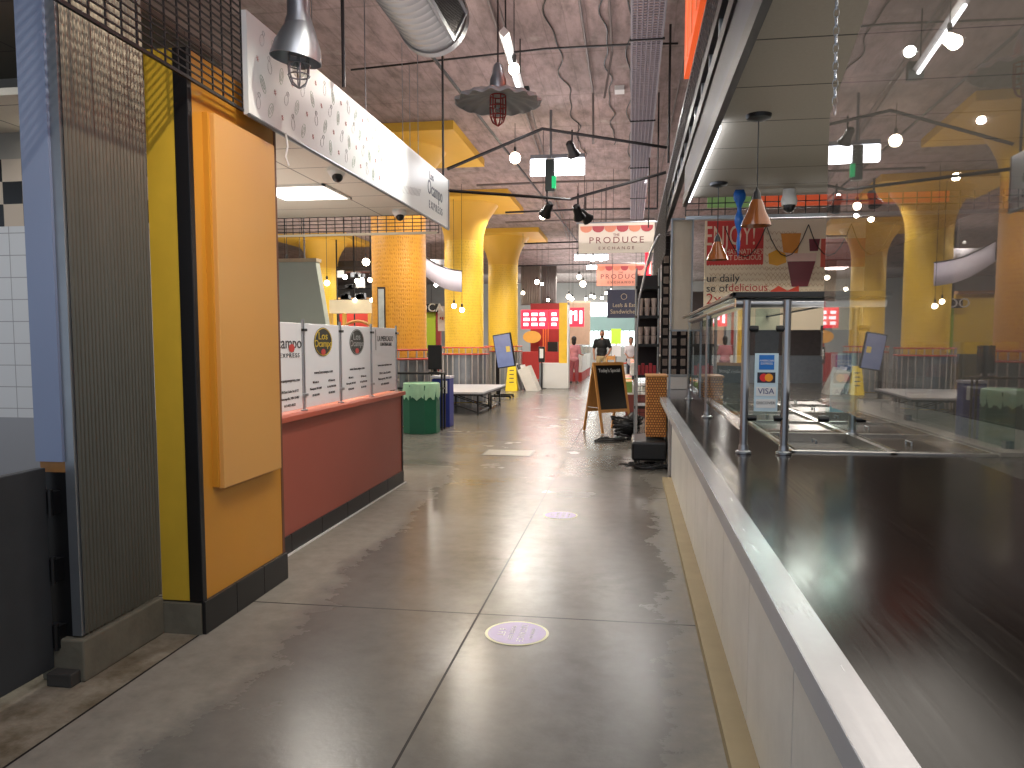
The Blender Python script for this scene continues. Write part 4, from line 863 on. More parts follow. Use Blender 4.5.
# ================================================================ BINS, PLATFORM, KIOSK
def bin_(x, y, w, h, m, lab, liner, name='recycling_bin'):
    q = thing(name, (x, y, 0), lab, 'bin'); a = w/2; ch = w*.28
    pts = [(-a+ch, -a), (a-ch, -a), (a, -a+ch), (a, a-ch), (a-ch, a), (-a+ch, a), (-a, a-ch), (-a, -a+ch)] if liner else [(-a, -a), (a, -a), (a, a), (-a, a)]
    MB().prism(pts, h, Matrix.Translation((x, y, 0))).build('bin_body', m, q, bevel=.008)
    if liner:
        mb = MB(); n = 48; vs = []
        for z, f in ((h-.22, 1.03), (h-.1, 1.06), (h+.02, 1.03), (h+.03, .96), (h-.03, .9)):
            for k in range(n):
                an = 2*PI*k/n; r = a*1.04*f*(1+.02*math.sin(k*2.3+z*30)); vs.append((x+r*math.cos(an), y+r*math.sin(an), z+(.03*math.sin(k*1.7) if z < h-.15 else 0)))
        mb.add(vs, [(i*n+k, i*n+(k+1) % n, (i+1)*n+(k+1) % n, (i+1)*n+k) for i in range(4) for k in range(n)]); mb.build('bin_liner', mat('green_liner', (168, 212, 176), .35, var=.2, scale=12), q, smooth=True, flip=False)
    else:
        MB().box(x-a-.01, x+a+.01, y-a-.01, y+a+.01, h, h+.04).build('bin_lid', mat('bin_lid', (196, 196, 210), .4), q); MB().box(x-.02+a*.3, x+a-.04, y-a-.006, y-a, h-.26, h-.04).build('bin_notice', M_white, q)
    return q
bin_(-3.40, 12.3, .56, .80, mat('bin_green', (22, 92, 66), .5), 'green bin with a pale green liner beyond the terracotta counter', True)
bin_(X(442.5, 13.3), 13.3, .32, .86, mat('bin_blue', (40, 52, 132), .5), 'blue bin behind the green one', False)
t = thing('folding_platform', (-4.0, 16.6, 0), 'low folding stage platform with a grey top and black legs', 'platform')
x0, x1, y0, y1 = -5.6, -2.95, 15.3, 18.2
for k in range(2): MB().box(x0, x1, y0+k*1.46, y0+k*1.46+1.44, .43, .48).build('deck', mat('platform_grey', (176, 176, 180), .4, var=.08), t, bevel=.006)
MB().box(x0, x1, y0-.01, y0+.02, .40, .44).box(x1-.03, x1+.005, y0, y1, .40, .44).build('edge_frame', M_blk, t)
for yy in (y0+.1, y0+1.35, y0+1.6, y1-.1):
    for xx in (x1-.12, x1-1.2, x1-2.3): MB().tube([(xx, yy, 0), (xx, yy, .43)], .02, 6).build('leg', M_blk, t)
    MB().tube([(x1-.12, yy, .05), (x1-1.2, yy, .4)], .012, 5).build('cross_brace', M_blk, t)
for xx in (x1-.12, x1-1.2): MB().tube([(xx, y0+.1, .06), (xx, y0+1.35, .06)], .012, 5).tube([(xx, y0+1.6, .06), (xx, y1-.1, .06)], .012, 5).build('bottom_bar', M_blk, t)
# table with monitor
t = thing('black_side_table', (-3.6, 12.74, 0), 'small black framed table between the green bin and the orange column', 'table')
MB().box(-4.05, -3.12, 12.62, 12.86, .95, .98).box(-4.05, -3.12, 12.62, 12.86, .70, .72).build('table_top', M_blk, t)
for x, y in ((-4.03, 12.64), (-3.14, 12.64), (-4.03, 12.84), (-3.14, 12.84)): MB().box(x-.015, x+.015, y-.015, y+.015, 0, .95).build('leg', M_blk, t)
xm = X(434.5, 12.74); q = thing('black_monitor', (xm, 12.74, .98), 'black upright monitor on the small table behind the bins', 'monitor')
MB().box(xm-.12, xm+.12, 12.74, 12.78, 1.03, Z(345, 12.74, 434)).build('screen_body', M_blkpl, q, bevel=.01); MB().box(xm-.03, xm+.03, 12.76, 12.80, .98, 1.1).build('stand_neck', M_blkpl, q); MB().box(xm-.09, xm+.09, 12.66, 12.85, .98, .992).build('stand_base', M_blkpl, q)
# kiosk screen
y = 20.2; xk = X(505, y)
t = thing('tilted_kiosk_screen', (xk, y, 0), 'tilted blue-lit kiosk screen on a black wheeled stand', 'screen')
T = Matrix.Translation((xk, y-.12, 1.27)) @ Matrix.Rotation(math.radians(-9), 4, 'Y') @ Matrix.Rotation(math.radians(-20), 4, 'Z')
MB().box(-.27, .27, -.03, .03, -.45, .45, T).build('screen_bezel', M_blkpl, t, bevel=.01); MB().box(-.245, .245, -.034, -.029, -.42, .42, T).build('screen_face', mat('screen_blue_grey', (110, 122, 160), .15, var=.5, scale=3, emit=.25), t); MB().box(.08, .2, -.037, -.033, -.05, .1, T).build('paper_note', mat('note_yellow', (236, 214, 120), .6), t)
MB().tube([(xk-.2, y, .1), (xk-.2, y, 1.3)], .05, 8).build('stand_pole', M_blkpl, t); MB().box(xk-.35, xk+.2, y-.3, y-.24, .05, .1).box(xk-.35, xk+.2, y+.24, y+.3, .05, .1).box(xk-.24, xk-.16, y-.3, y+.3, .05, .1).build('stand_base', M_blkpl, t)
for a in (-.33, .18):
    for b_ in (-.27, .27): MB().ball((xk+a, y+b_, .03), .03, 8).build('caster', M_blkpl, t)
# wet floor sign
y = 23.4; xw = X(512, y); t = thing('wet_floor_sign', (xw, y, 0), 'yellow folding wet floor sign beside the kiosk screen', 'floor sign')
MB().add([(xw-.18, y-.18, 0), (xw+.18, y-.18, 0), (xw+.12, y-.02, .82), (xw-.12, y-.02, .82), (xw-.18, y-.15, 0), (xw+.18, y-.15, 0), (xw+.12, y, .82), (xw-.12, y, .82)], [(0, 1, 2, 3), (4, 7, 6, 5), (0, 4, 5, 1), (1, 5, 6, 2), (2, 6, 7, 3), (3, 7, 4, 0)]).build('front_leaf', mat('safety_yellow', (236, 204, 30), .45), t)
MB().add([(xw-.18, y+.15, 0), (xw+.18, y+.15, 0), (xw+.12, y+.0, .82), (xw-.12, y+.0, .82), (xw-.18, y+.18, 0), (xw+.18, y+.18, 0), (xw+.12, y+.02, .82), (xw-.12, y+.02, .82)], [(0, 1, 2, 3), (4, 7, 6, 5), (0, 4, 5, 1), (1, 5, 6, 2), (2, 6, 7, 3), (3, 7, 4, 0)]).build('rear_leaf', mat('safety_yellow', (236, 204, 30), .45), t)
mb = MB(); [mb.box(xw-.07, xw+.07, y-.17+.0, y-.165+.0, .25+.12*k, .28+.12*k) for k in range(4)]; [setattr(mb, 'v', [Vector((v.x, v.y+.155*(v.z/.82) - .012, v.z)) for v in mb.v])]; mb.build('printed_bars', M_ink, t)
# leaning boards
for k, (px, m) in enumerate([(521, M_white), (526, mat('board_dark', (60, 60, 64), .5)), (531, M_white), (539, mat('board_offwhite', (212, 208, 200), .5))]):
    y = 23.85-.15*k; x = X(px, y); T = Matrix.Translation((x, y, 0)) @ Matrix.Rotation(math.radians(-14-3*k), 4, 'Y')
    tag(MB().box(-.03-.1*0, .0, -.1, .7, .0, .84, T).box(-.35 if k == 3 else -.04, -.0, -.12, -.10, .0, .84, T).build('leaning_board', m), ('white panel leaning leftmost in the row before the white half wall', 'dark panel leaning between white ones', 'white panel leaning third in the row', 'off-white panel leaning nearest the white half wall')[k], 'board', 'leaning boards')
# half wall + yellow pillar
y = 24.8
t = thing('white_half_wall', (X(554, y), y, 0), 'white half wall with a yellow square pillar on its right end', 'half wall')
MB().box(X(540, y), X(567, y), y, y+.5, 0, Z(363, y)).build('wall_face', M_white, t); MB().box(X(540, y)-.02, X(543, y), y-.03, y, 0, Z(363, y)).build('corner_post', M_gal, t); MB().box(X(559, y+.1), X(567, y+.1), y+.1, y+.4, Z(363, y), Z(303, y)).build('yellow_pillar', mat('pillar_yellow', (226, 184, 50), .5), t); MB().box(X(567, y), X(568.5, y), y, y+.5, 0, Z(305, y)).build('white_edge', M_white, t)
q = thing('sanitizer_dispenser', (X(541, 24), 24.45, 0), 'black and white hand sanitiser dispenser on a stand before the half wall', 'dispenser'); x = X(540, 24)
MB().tube([(x, 24.5, 0), (x, 24.5, .9)], .02, 8).build('pole', M_blk, q); MB().lathe([(.15, 0), (.15, .02), (.02, .03)], 16, Matrix.Translation((x, 24.5, 0))).build('stand_base', M_blk, q); MB().box(x-.1, x+.1, 24.42, 24.55, .85, 1.35).build('housing', M_blkpl, q, bevel=.02); MB().box(x-.06, x+.06, 24.4, 24.42, .98, 1.28).build('front_cover', M_white, q, bevel=.01)
# ================================================================ FAR STALLS
M_rs = mat('stall_red', (170, 44, 40), .5, var=.15); M_menu = mat('lit_menu_red', (222, 40, 62), .4, emit=.6); M_mw = mat('lit_menu_white', (255, 226, 236), .4, emit=.9)
y = 31.0
t = thing('red_food_stall', (X(536, y), y, 0), 'red food stall with lit menu boards behind the white half wall', 'food stall')
MB().box(X(521, y), X(562, y+3), y+3.0, y+3.1, 0, 3.2).build('back_wall', M_rs, t); MB().box(X(521, y), X(560, y), y, y+.5, 0, 1.1).build('front_counter', M_rs, t)
for a, b_ in ((521, 548), (549, 562)):
    f = MB().box(X(a, y), X(b_, y), y, y+.1, Z(329, y), Z(310, y)).build('menu_board', M_menu, t); mb = MB()
    w = X(b_, y)-X(a, y)
    for k in range(3):
        for j in range(max(1, int((b_-a)/8))):
            xx = X(a, y)+.1+j*.33; zz = Z(313+k*5, y); mb.box(xx, xx+.2+.05*((j+k) % 2), y-.01, y, zz-.12, zz)
    mb.build('menu_lines', M_mw, f)
MB().lathe([(0, 0), (.33, 0), (.33, .04), (0, .04)], 32, TF(X(532, y+2.5), y+2.5, Z(337, y+2.5)) @ Matrix.Diagonal((1.2, .8, 1, 1))).build('oval_sign', mat('oval_mustard', (214, 160, 70), .5, emit=.15), t)
for k in range(3): MB().box(X(540, y)+.1*k, X(540, y)+.04+.1*k, y+1.0, y+1.04, 1.1, 2.3).build('lattice_strut', mat('stall_orange', (220, 120, 50), .5), t)
MB().box(X(546, y), X(556, y), y+.6, y+1, 1.1, 1.5).build('counter_appliance', M_blkpl, t)
y = 33
t = thing('red_menu_stall', (X(576, y), y, 0), 'stall with a red lit menu sign behind the person in pink', 'food stall')
f = MB().box(X(567, y), X(584, y), y, y+.1, Z(327, y), Z(308, y)).build('menu_board', M_menu, t)
mb = MB(); [mb.box(X(569, y)+.22*k, X(569, y)+.12+.22*k, y-.01, y, Z(324-(k % 2)*3, y), Z(311, y)) for k in range(3)]; mb.build('menu_lines', M_mw, f)
MB().box(X(567, y+3), X(590, y+3), y+3, y+3.1, 0, 3.4).build('back_wall', mat('stall_warm', (206, 178, 150), .6), t)
for k in range(1): MB().tube([(X(568+14*k, y), y+.2, 0), (X(568+14*k, y), y+.2, 3.2)], .05, 6).build('post', M_gal, t)
# display counters along left of far aisle
for k in range(2):
    y = 29.2+k*3.2; q = thing('display_counter', (-2.1, y+1.4, 0), ('white display counter with red base nearest behind the half wall', 'white display counter with red base, second along the far aisle', 'white display counter with red base, third along the far aisle')[k], 'display counter', 'far display counters')
    MB().box(-2.6, -1.8, y, y+3.0, 0, .35).build('base', M_rs, q); MB().box(-2.55, -1.8, y, y+3.0, .35, 1.0).build('body', M_white, q); MB().box(-2.55, -1.82, y+.05, y+2.95, 1.0, 1.35).build('glass_case', M_glass, q); MB().box(-2.57, -1.8, y, y+3, 1.35, 1.38).build('case_top', M_gal, q)
# far end stand sign
y = 36; t = thing('green_notice_stand', (X(613, y), y, 0), 'lime green notice on a stand by the far windows', 'notice')
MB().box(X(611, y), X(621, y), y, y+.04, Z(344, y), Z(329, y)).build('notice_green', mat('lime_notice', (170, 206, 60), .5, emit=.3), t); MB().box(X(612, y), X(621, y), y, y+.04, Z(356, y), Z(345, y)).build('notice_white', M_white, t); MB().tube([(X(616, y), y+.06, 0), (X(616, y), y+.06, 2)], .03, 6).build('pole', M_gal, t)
y = 26; t = thing('wooden_high_chair', (X(611, y), y, 0), 'wooden folding chair between the standing man and the sandwich board', 'chair')
x = X(611, y)
for a in (-.2, .2):
    MB().tube([(x+a, y-.25, 0), (x+a*.6, y+.1, 1.05)], .022, 6).build('leg', M_oak, t); MB().tube([(x+a, y+.3, 0), (x+a*.9, y-.05, .6)], .022, 6).build('leg', M_oak, t)
MB().box(x-.2, x+.2, y-.2, y+.15, .58, .61).build('seat', M_oak, t); MB().box(x-.14, x+.14, y+.06, y+.08, .9, 1.03).build('backrest', M_oak, t)
t = thing('shopping_trolley_rail', (X(620, 20), 20, 0), 'red topped barrier rail behind the sandwich board', 'barrier')
xa, xb = X(600, 20), X(627, 20)
mb = MB(); mb.tube([(xa, 20, .95), (xb, 20, .95)], .02, 8); mb.build('top_rail', mat('red_rail_paint', (196, 74, 52), .4), t)
for x in (xa, xb): MB().tube([(x, 20, 0), (x, 20, .95)], .018, 8).build('post', M_gal, t)
MB().box(xa, xb, 19.99, 20.01, .3, .85).build('infill_panel', mat('pale_infill', (190, 186, 190), .4), t)
# ================================================================ LEFT HALL
t = thing('grey_green_hood', (-4.5, 10.6, 1.7), 'large plain grey-green hood panel above the counter screens', 'hood')
y = 10.6; P4 = [(262, 262), (317, 262), (327, 330), (262, 330)]
mb = MB(); P = [(X(a, y), Z(b_, y, 300)) for a, b_ in P4]; mb.prism(P, .15, Matrix.Translation((0, y+.15, 0)) @ Matrix.Rotation(PI/2, 4, 'X')); mb.build('hood_body', mat('grey_green_paint', (186, 196, 184), .5, var=.04), t)
MB().box(P[0][0]-.02, P[1][0]+.02, y-.02, y+.17, P[0][1], P[0][1]+.05).build('top_trim', mat('beige_trim', (196, 180, 150), .5), t)
for x in (P[0][0]+.2, P[1][0]-.2): MB().tube([(x, y+.08, P[0][1]), (x, y+.08, CE)], .012, 6).build('hanger', M_gal, t)
# curved fabric banner
t = thing('curved_fabric_banner', (-3.6, 16.4, 2.5), 'pale lilac curved fabric banner hanging between the columns', 'banner')
mb = MB(); vs = []; n = 20
for i in range(n+1):
    u = i/n; px = 421+u*41; y = 15.5+u*2.2; top = 254+u*17+4*math.sin(u*PI); bot = 272+u*20+5*math.sin(u*PI)
    vs += [tuple(at(px, top, y=y)), tuple(at(px, bot, y=y))]
mb.add(vs, [(2*i, 2*i+1, 2*i+3, 2*i+2) for i in range(n)]); o = mb.build('banner_cloth', mat('lilac_fabric', (206, 200, 216), .7, var=.05), t, smooth=True, flip=False); o.modifiers.new('t', 'SOLIDIFY').thickness = .01
MB().tube([tuple(at(421+i*8.2, 254+i*3.4+4*math.sin(i/5*PI), y=15.5+i*.44)) for i in range(6)], .015, 6).build('banner_pole', M_blk, t)
# framed notice leaning by orange column
q = thing('framed_notice', (X(381, 12.9), 12.9, 1.1), 'tall narrow framed notice in front of the orange column', 'notice')
MB().box(X(378, 12.9), X(385.5, 12.9), 12.9, 12.93, Z(335, 12.9, 380), Z(287, 12.9, 380)).build('frame', M_ink, q); MB().box(X(379, 12.9), X(384.5, 12.9), 12.89, 12.9, Z(333, 12.9, 380), Z(289, 12.9, 380)).build('notice_face', mat('notice_pattern', (200, 206, 204), .4, var=.3, scale=8), q)
# hall far stalls (yellow and red panels, lime strip)
y = 36
for nm, px0, px1, pa, pb, c, lab in (('yellow_stall_wall', 386, 424, 300, 352, (232, 190, 44), 'yellow stall wall far behind the orange column'), ('lime_stall_panel', 424, 436, 312, 352, (170, 190, 50), 'lime green stall panel between the orange and yellow columns'),
                                     ('maroon_stall_panel', 436, 441, 312, 352, (150, 54, 52), 'narrow maroon panel right of the lime green one'), ('red_stall_wall', 340, 386, 300, 352, (204, 60, 46), 'red stall wall far off in the left hall')):
    q = thing(nm, (X((px0+px1)/2, y), y, 0), lab, 'stall wall')
    MB().box(X(px0, y), X(px1, y)-.02, y, y+.2, 0, Z(pa, y, 420)).build('wall_panel', mat(nm, c, .5, var=.05, emit=.0), q); MB().box(X(px0, y), X(px1, y)-.02, y-.3, y+.3, Z(pa, y, 420), Z(pa, y, 420)+.12).build('cap_rail', M_wood, q); MB().box(X(px0, y), X(px1, y)-.02, y-1.2, y-.6, 0, 1.0).build('stall_counter', M_conc, q)
y = 28; q = thing('market_flag_sign', (X(444, y), y, 1.6), 'pale market sign with small red and green flags beside the yellow column', 'sign')
MB().box(X(438, y), X(462, y), y, y+.05, Z(331, y, 444), Z(306, y, 444)).build('sign_board', mat('market_pink', (228, 214, 206), .5), q); mb = MB(); [mb.box(X(440, y)+k*.09, X(440, y)+.05+k*.09, y-.01, y, Z(319+(k % 2), y, 444), Z(317, y, 444)) for k in range(6)]; mb.build('flag_marks', M_rs, q)
mb = MB(); mb.tube([(X(450, y), y+.1, 0), (X(450, y), y+.1, 1.7)], .03, 6); mb.build('sign_post', M_gal, q)
y = 27; q = thing('round_letter_sign', (X(431, y), y, 2.2), 'row of pale outlined letters above the lime panel', 'sign'); mb = MB(); mb.text('OCA', .42, TF(X(431, y), y, Z(308, y, 431)), ext=.02); mb.build('lettering', M_white, q); MB().box(X(424, y), X(438, y), y+.03, y+.08, Z(312, y, 431), Z(304, y, 431)).build('sign_board', M_blk, q)
MB().tube([(X(431, y), y+.1, 2.8), (X(431, y), y+.1, CE)], .01, 5).build('hanger', M_blk, q)
y = 22; q = thing('wooden_arch_stall', (X(352, y), y, 0), 'timber and cream stall with an arched front in the left hall', 'food stall')
a, b_ = X(330, y), X(372, y)
MB().box(a, b_, y, y+.6, 0, 1.0).build('stall_counter', mat('stall_mustard', (206, 160, 70), .5), q); MB().box(a, b_, y, y+.3, 2.35, 2.75).build('header', mat('stall_cream', (226, 214, 184), .5), q)
mb = MB(); n = 12; c = X(358, y); Rr = .62; mb.tube([(c+Rr*math.cos(PI*i/n), y-.02, 1.5+Rr*math.sin(PI*i/n)) for i in range(n+1)], .05, 6); mb.build('arch_trim', M_wood, q)
for x in (a+.05, X(345, y), b_-.05): MB().box(x-.05, x+.05, y-.05, y+.05, 1.0, 2.35).build('post', mat('stall_mustard', (206, 160, 70), .5), q)
y = 24.5; q = thing('equipment_rack', (X(362, y), y, 0), 'dark rack of kitchen equipment in the left hall', 'rack')
a, b_ = X(338, y), X(372, y)
for z in (2.9, 3.25, 3.6, 3.95): MB().tube([(a, y, z), (b_, y, z)], .02, 6).build('rail', M_blk, q)
random.seed(9)
for i in range(16): x = random.uniform(a, b_-.3); z = random.choice((2.92, 3.27, 3.62)); MB().box(x, x+random.uniform(.1, .3), y-.1, y+.1, z, z+random.uniform(.1, .25)).build('fitting', random.choice((M_blk, M_gal, M_white, M_gal)), q, bevel=.01)
for x in (a, (a+b_)/2, b_): MB().tube([(x, y, 0), (x, y, CE)], .025, 6).build('post', M_blk, q)
y = 26.2; q = thing('dark_duct_run', (X(350, y), y, 3.6), 'dark run of ductwork high in the left hall', 'duct')
MB().box(-14, -5.6, y, y+.5, 4.0, 4.35).build('duct_body', mat('dark_duct', (70, 68, 72), .5, .3, var=.3), q); MB().box(-14, -5.6, y-.02, y+.52, 3.97, 4.0).build('duct_flange', M_gal, q)
# distant wall lining for depth: two long stalls
for k, (xa, xb, yy, c, lab) in enumerate([(-20, -15, 38, (96, 84, 80), 'dim brown stall far off in the left hall'), (1.2, 7, 30, (84, 78, 78), 'dim stall behind the produce shelf')]):
    q = thing('dim_stall', ((xa+xb)/2, yy, 0), lab, 'food stall'); MB().box(xa, xb, yy, yy+.3, 0, 3.4).build('stall_front', mat('dim_%d' % k, c, .6, var=.3), q); MB().box(xa, xb, yy-.8, yy, 0, 1.0).build('stall_counter', M_gal, q)
y = 27.5; q = thing('white_lightbox', (X(493, y), y, 0), 'upright white lit box between the two far yellow columns', 'lightbox')
MB().box(X(488.5, y), X(498, y), y, y+.15, Z(346, y, 493), Z(310, y, 493)).build('lit_face', lamp_mat('lightbox_glow', (250, 250, 246), 1.1), q); MB().box(X(488, y), X(498.6, y), y+.02, y+.2, Z(348, y, 493), Z(308, y, 493)).build('case', M_blk, q); MB().box(X(492, y), X(494.5, y), y+.05, y+.12, 0, Z(348, y, 493)).build('stand', M_blk, q)
for k, (a, b_, c, lab) in enumerate([(521, 540, (176, 168, 156), 'pale beige drape hanging above the red menu boards'), (541, 556, (142, 136, 130), 'greyer drape hanging right of the beige one')]):
    y = 35.5; q = thing('hanging_drape', (X((a+b_)/2, y), y, Z(305, y, 540)), lab, 'drape'); x0, x1 = X(a, y), X(b_, y); z0, z1 = Z(305, y, 540), CE-.02; n = 40
    vs = []
    for i in range(n+1): xx = x0+(x1-x0)*i/n; vs += [(xx, y+.05*math.sin(i*1.3), z0), (xx, y+.05*math.sin(i*1.3), z1)]
    o = MB().add(vs, [(2*i, 2*i+1, 2*i+3, 2*i+2) for i in range(n)]).build('cloth', mat('drape_%d' % k, c, .8), q, smooth=True, flip=False); o.modifiers.new('t', 'SOLIDIFY').thickness = .02
for k, (y, x0, x1, z) in enumerate([(16.0, -3.2, .3, 4.75), (18.5, -3.0, .6, 4.6), (21.0, -3.4, .6, 4.75), (24.0, -3.3, 1.0, 4.55), (27.0, -4.5, 1.0, 4.7), (30.5, -5, 1.2, 4.5)]):
    tag(MB().tube([(x0, y, z), ((x0+x1)/2, y+.15, z+.05), (x1, y, z)], .025, 6).build('cross_pipe', M_blk if k % 2 else M_cond), ('dark pipe crossing high over the far aisle' if k % 2 else 'brown pipe crossing high over the far aisle'), 'pipe', 'pipes crossing the far ceiling')
# chairs seen by reflection
def cafe_chair(x, y, rz, lab):
    q = thing('cafe_chair', (0, 0, 0), lab, 'chair', 'dark cafe chairs')
    for a in (-.19, .19):
        for b_ in (-.19, .19): MB().tube([(a, b_, 0), (a*.95, b_*.95, .45 if b_ < 0 else .85)], .014, 6).build('leg', M_blk, q)
    MB().box(-.21, .21, -.21, .2, .44, .465).build('seat', M_blkpl, q, bevel=.01); MB().box(-.19, .19, .165, .185, .62, .85).build('backrest', M_blkpl, q, bevel=.01)
    q.location = (x, y, 0); q.rotation_euler = (0, 0, rz); return q
q0 = cafe_chair(-4.9, 11.6, .4, 'dark cafe chair left behind the terracotta counter, near the green bin')
for x, y, r, lab in ((-5.7, 11.0, 1.4, 'dark cafe chair second left of the green bin'), (-6.6, 12.2, 2.4, 'dark cafe chair third left of the green bin'), (-7.4, 11.3, .2, 'dark cafe chair farthest left behind the terracotta counter')): dup(q0, (x, y, 0), r, lab)
# ================================================================ CEILING LAMPS
y = 11.9
t = thing('exit_light_box', (X(556, y), y, 4.0), 'bright twin light box with a green-edged exit sign hanging over the aisle', 'light')
for a, b_ in ((530, 544.5), (554, 583)): MB().box(X(a, y), X(b_, y), y, y+.12, Z(174, y, 556), Z(159, y, 556)).build('light_panel', M_tube, t)
MB().box(X(530, y), X(583, y), y+.01, y+.2, Z(158, y, 556), Z(154, y, 556)).build('housing', M_gal, t)
MB().box(X(545, y), X(554, y), y-.06, y+.05, Z(192, y, 548), Z(160, y, 548)).build('exit_case', mat('exit_dark', (46, 56, 54), .5), t); MB().box(X(551.5, y), X(555.5, y), y-.064, y-.0, Z(189, y, 552), Z(177, y, 552)).build('green_face', mat('exit_green', (24, 150, 90), .4, emit=.6), t)
MB().tube([(X(550, y), y, Z(160, y)), (X(550, y), y, CE)], .02, 8).build('stem', M_gal, t)
ya, yb = at(506, 0, z=4.6).y, at(521, 58, z=4.6).y
t = thing('strip_light', (X(505, ya), ya, 4.6), 'long narrow strip light running away above the pendant lamp', 'light')
pa, pb = at(508, 10, y=8.0), at(521, 56, y=8.9)
xa, xb = X(504, 7.4), X(521, 9.2)
mb = MB(); mb.tube([(xa, 7.4, 4.42), (xb, 9.2, 4.42)], .05, 4); mb.build('housing', M_white, t); mb = MB(); mb.tube([(xa, 7.45, 4.36), (xb, 9.15, 4.36)], .018, 8); mb.build('tube_lamp', M_tube, t)
MB().box(xb-.07, xb+.09, 9.2, 9.3, 4.32, 4.5).build('green_end', mat('exit_dark', (46, 56, 54), .5), t)
for s_ in (0, 1): MB().tube([(xa if not s_ else xb, 7.5 if not s_ else 9.1, 4.45), (xa if not s_ else xb, 7.5 if not s_ else 9.1, CE)], .008, 5).build('hanger', M_blk, t)
def globe(px, py, y, r, lab, drop=True):
    p = at(px, py, y=y); q = thing('globe_lamp', p, lab, 'lamp', 'globe bulbs along the ceiling')
    MB().ball(p, r, 12).build('bulb', M_bulb, q, smooth=True); MB().lathe([(.018, r*.8), (.024, r+.07), (.01, r+.09)], 10, Matrix.Translation(p)).build('socket', M_blk, q)
    MB().tube([(p.x, p.y, p.z+r), (p.x, p.y, CE)], .005, 5).build('cord', M_blk, q); return q
for a in [(514, 69, 7.6, .055, 'bright bare globe bulb just right of the scalloped pendant'), (515, 158, 12.5, .09, 'large bright globe bulb left of the exit light box'),
          (543, 216, 13, .06, 'globe bulb under the dipping strut'), (578, 161, 12.6, .05, 'globe bulb at the right end of the exit light box')]: globe(*a)
random.seed(21)
far = [(537, 282, 26), (542, 284, 27), (523, 293, 24), (569, 297, 22), (579, 277, 20), (583, 284, 20), (578, 258, 17), (586, 258, 17), (593, 259, 17), (601, 259, 18), (605, 258, 18), (591, 267, 22), (594, 297, 26), (602, 298, 28), (606, 293, 30), (611, 290, 30), (586, 299, 30), (591, 296, 30), (572, 299, 24), (366, 262, 15), (345, 277, 17), (357, 281, 18), (362, 280, 18.5), (370, 280, 19), (300, 267, 14), (327, 283, 15), (287, 262, 13.5), (454, 306, 18), (462, 310, 17), (355, 300, 22), (285, 268, 20), (372, 300, 20), (442, 270, 19), (436, 285, 21), (573, 313, 29.5), (548, 300, 28)]
for i, (px, py, y) in enumerate(far):
    globe(px, py, y, .075 if i in (19, 0, 3, 5) else .055, 'small glowing globe bulb hanging far down the hall' if px > 480 else 'small glowing globe bulb hanging in the left hall')
def spot(px, py, y, lab, lit, ang):
    p = at(px, py, y=y); q = thing('track_spotlight', p, lab, 'spotlight', 'spotlights on the aisle struts'); T = Matrix.Translation(p) @ Matrix.Rotation(ang, 4, 'Y') @ Matrix.Rotation(.7, 4, 'X')
    MB().lathe([(.03, .12), (.05, .10), (.055, 0), (.085, -.08), (.08, -.08), (.05, 0)], 20, T).build('lamp_head', M_blk, q, smooth=True); MB().lathe([(0, -.065), (.074, -.07), (.074, -.06), (0, -.055)], 20, T).build('lens', M_bulb if lit else M_gal, q)
    MB().tube([p+Vector((0, 0, .1)), p+Vector((0, 0, .25))], .012, 6).build('stem', M_blk, q)
spot(547, 210, 10.0, 'black spotlight left of the dip in the lower strut', True, .6); spot(578, 213, 10.2, 'black spotlight at the dip in the lower strut', False, -.3); spot(585, 216, 10.5, 'lit black spotlight facing right at the dip in the lower strut', True, -.8)
spot(572, 150, 10.0, 'black spotlight clipped under the peaked strut beside the exit box', False, -.4)
# big linear lights further down
for k, (px0, px1, py, y, lab) in enumerate([(574, 607, 257, 17.5, 'bright linear light behind the cream banner'), (586, 600, 267, 24, 'short linear light between the two banners')]):
    q = thing('linear_light', (X((px0+px1)/2, y), y, Z(py, y, 590)), lab, 'light'); z = Z(py, y, 590)
    MB().box(X(px0, y), X(px1, y), y, y+.15, z-.05, z+.05).build('diffuser', M_tube, q); MB().box(X(px0, y), X(px1, y), y, y+.2, z+.05, z+.09).build('housing', M_gal, q)
    for px in (px0+2, px1-2): MB().tube([(X(px, y), y+.1, z+.09), (X(px, y), y+.1, CE)], .006, 5).build('hanger', M_blk, q)
q = thing('red_neon_sign', (X(646, 21), 21, 3.2), 'glowing red neon edge sign beside the produce banners', 'sign')
MB().box(X(644, 21), X(650, 21), 21, 21.1, Z(278, 21, 646), Z(252, 21, 646)).build('sign_case', M_menu, q); MB().tube([(X(649, 21), 20.97, Z(274, 21, 646)), (X(649, 21), 20.97, Z(254, 21, 646))], .03, 6).build('neon_tube', lamp_mat('neon_red', (255, 90, 80), 6), q)
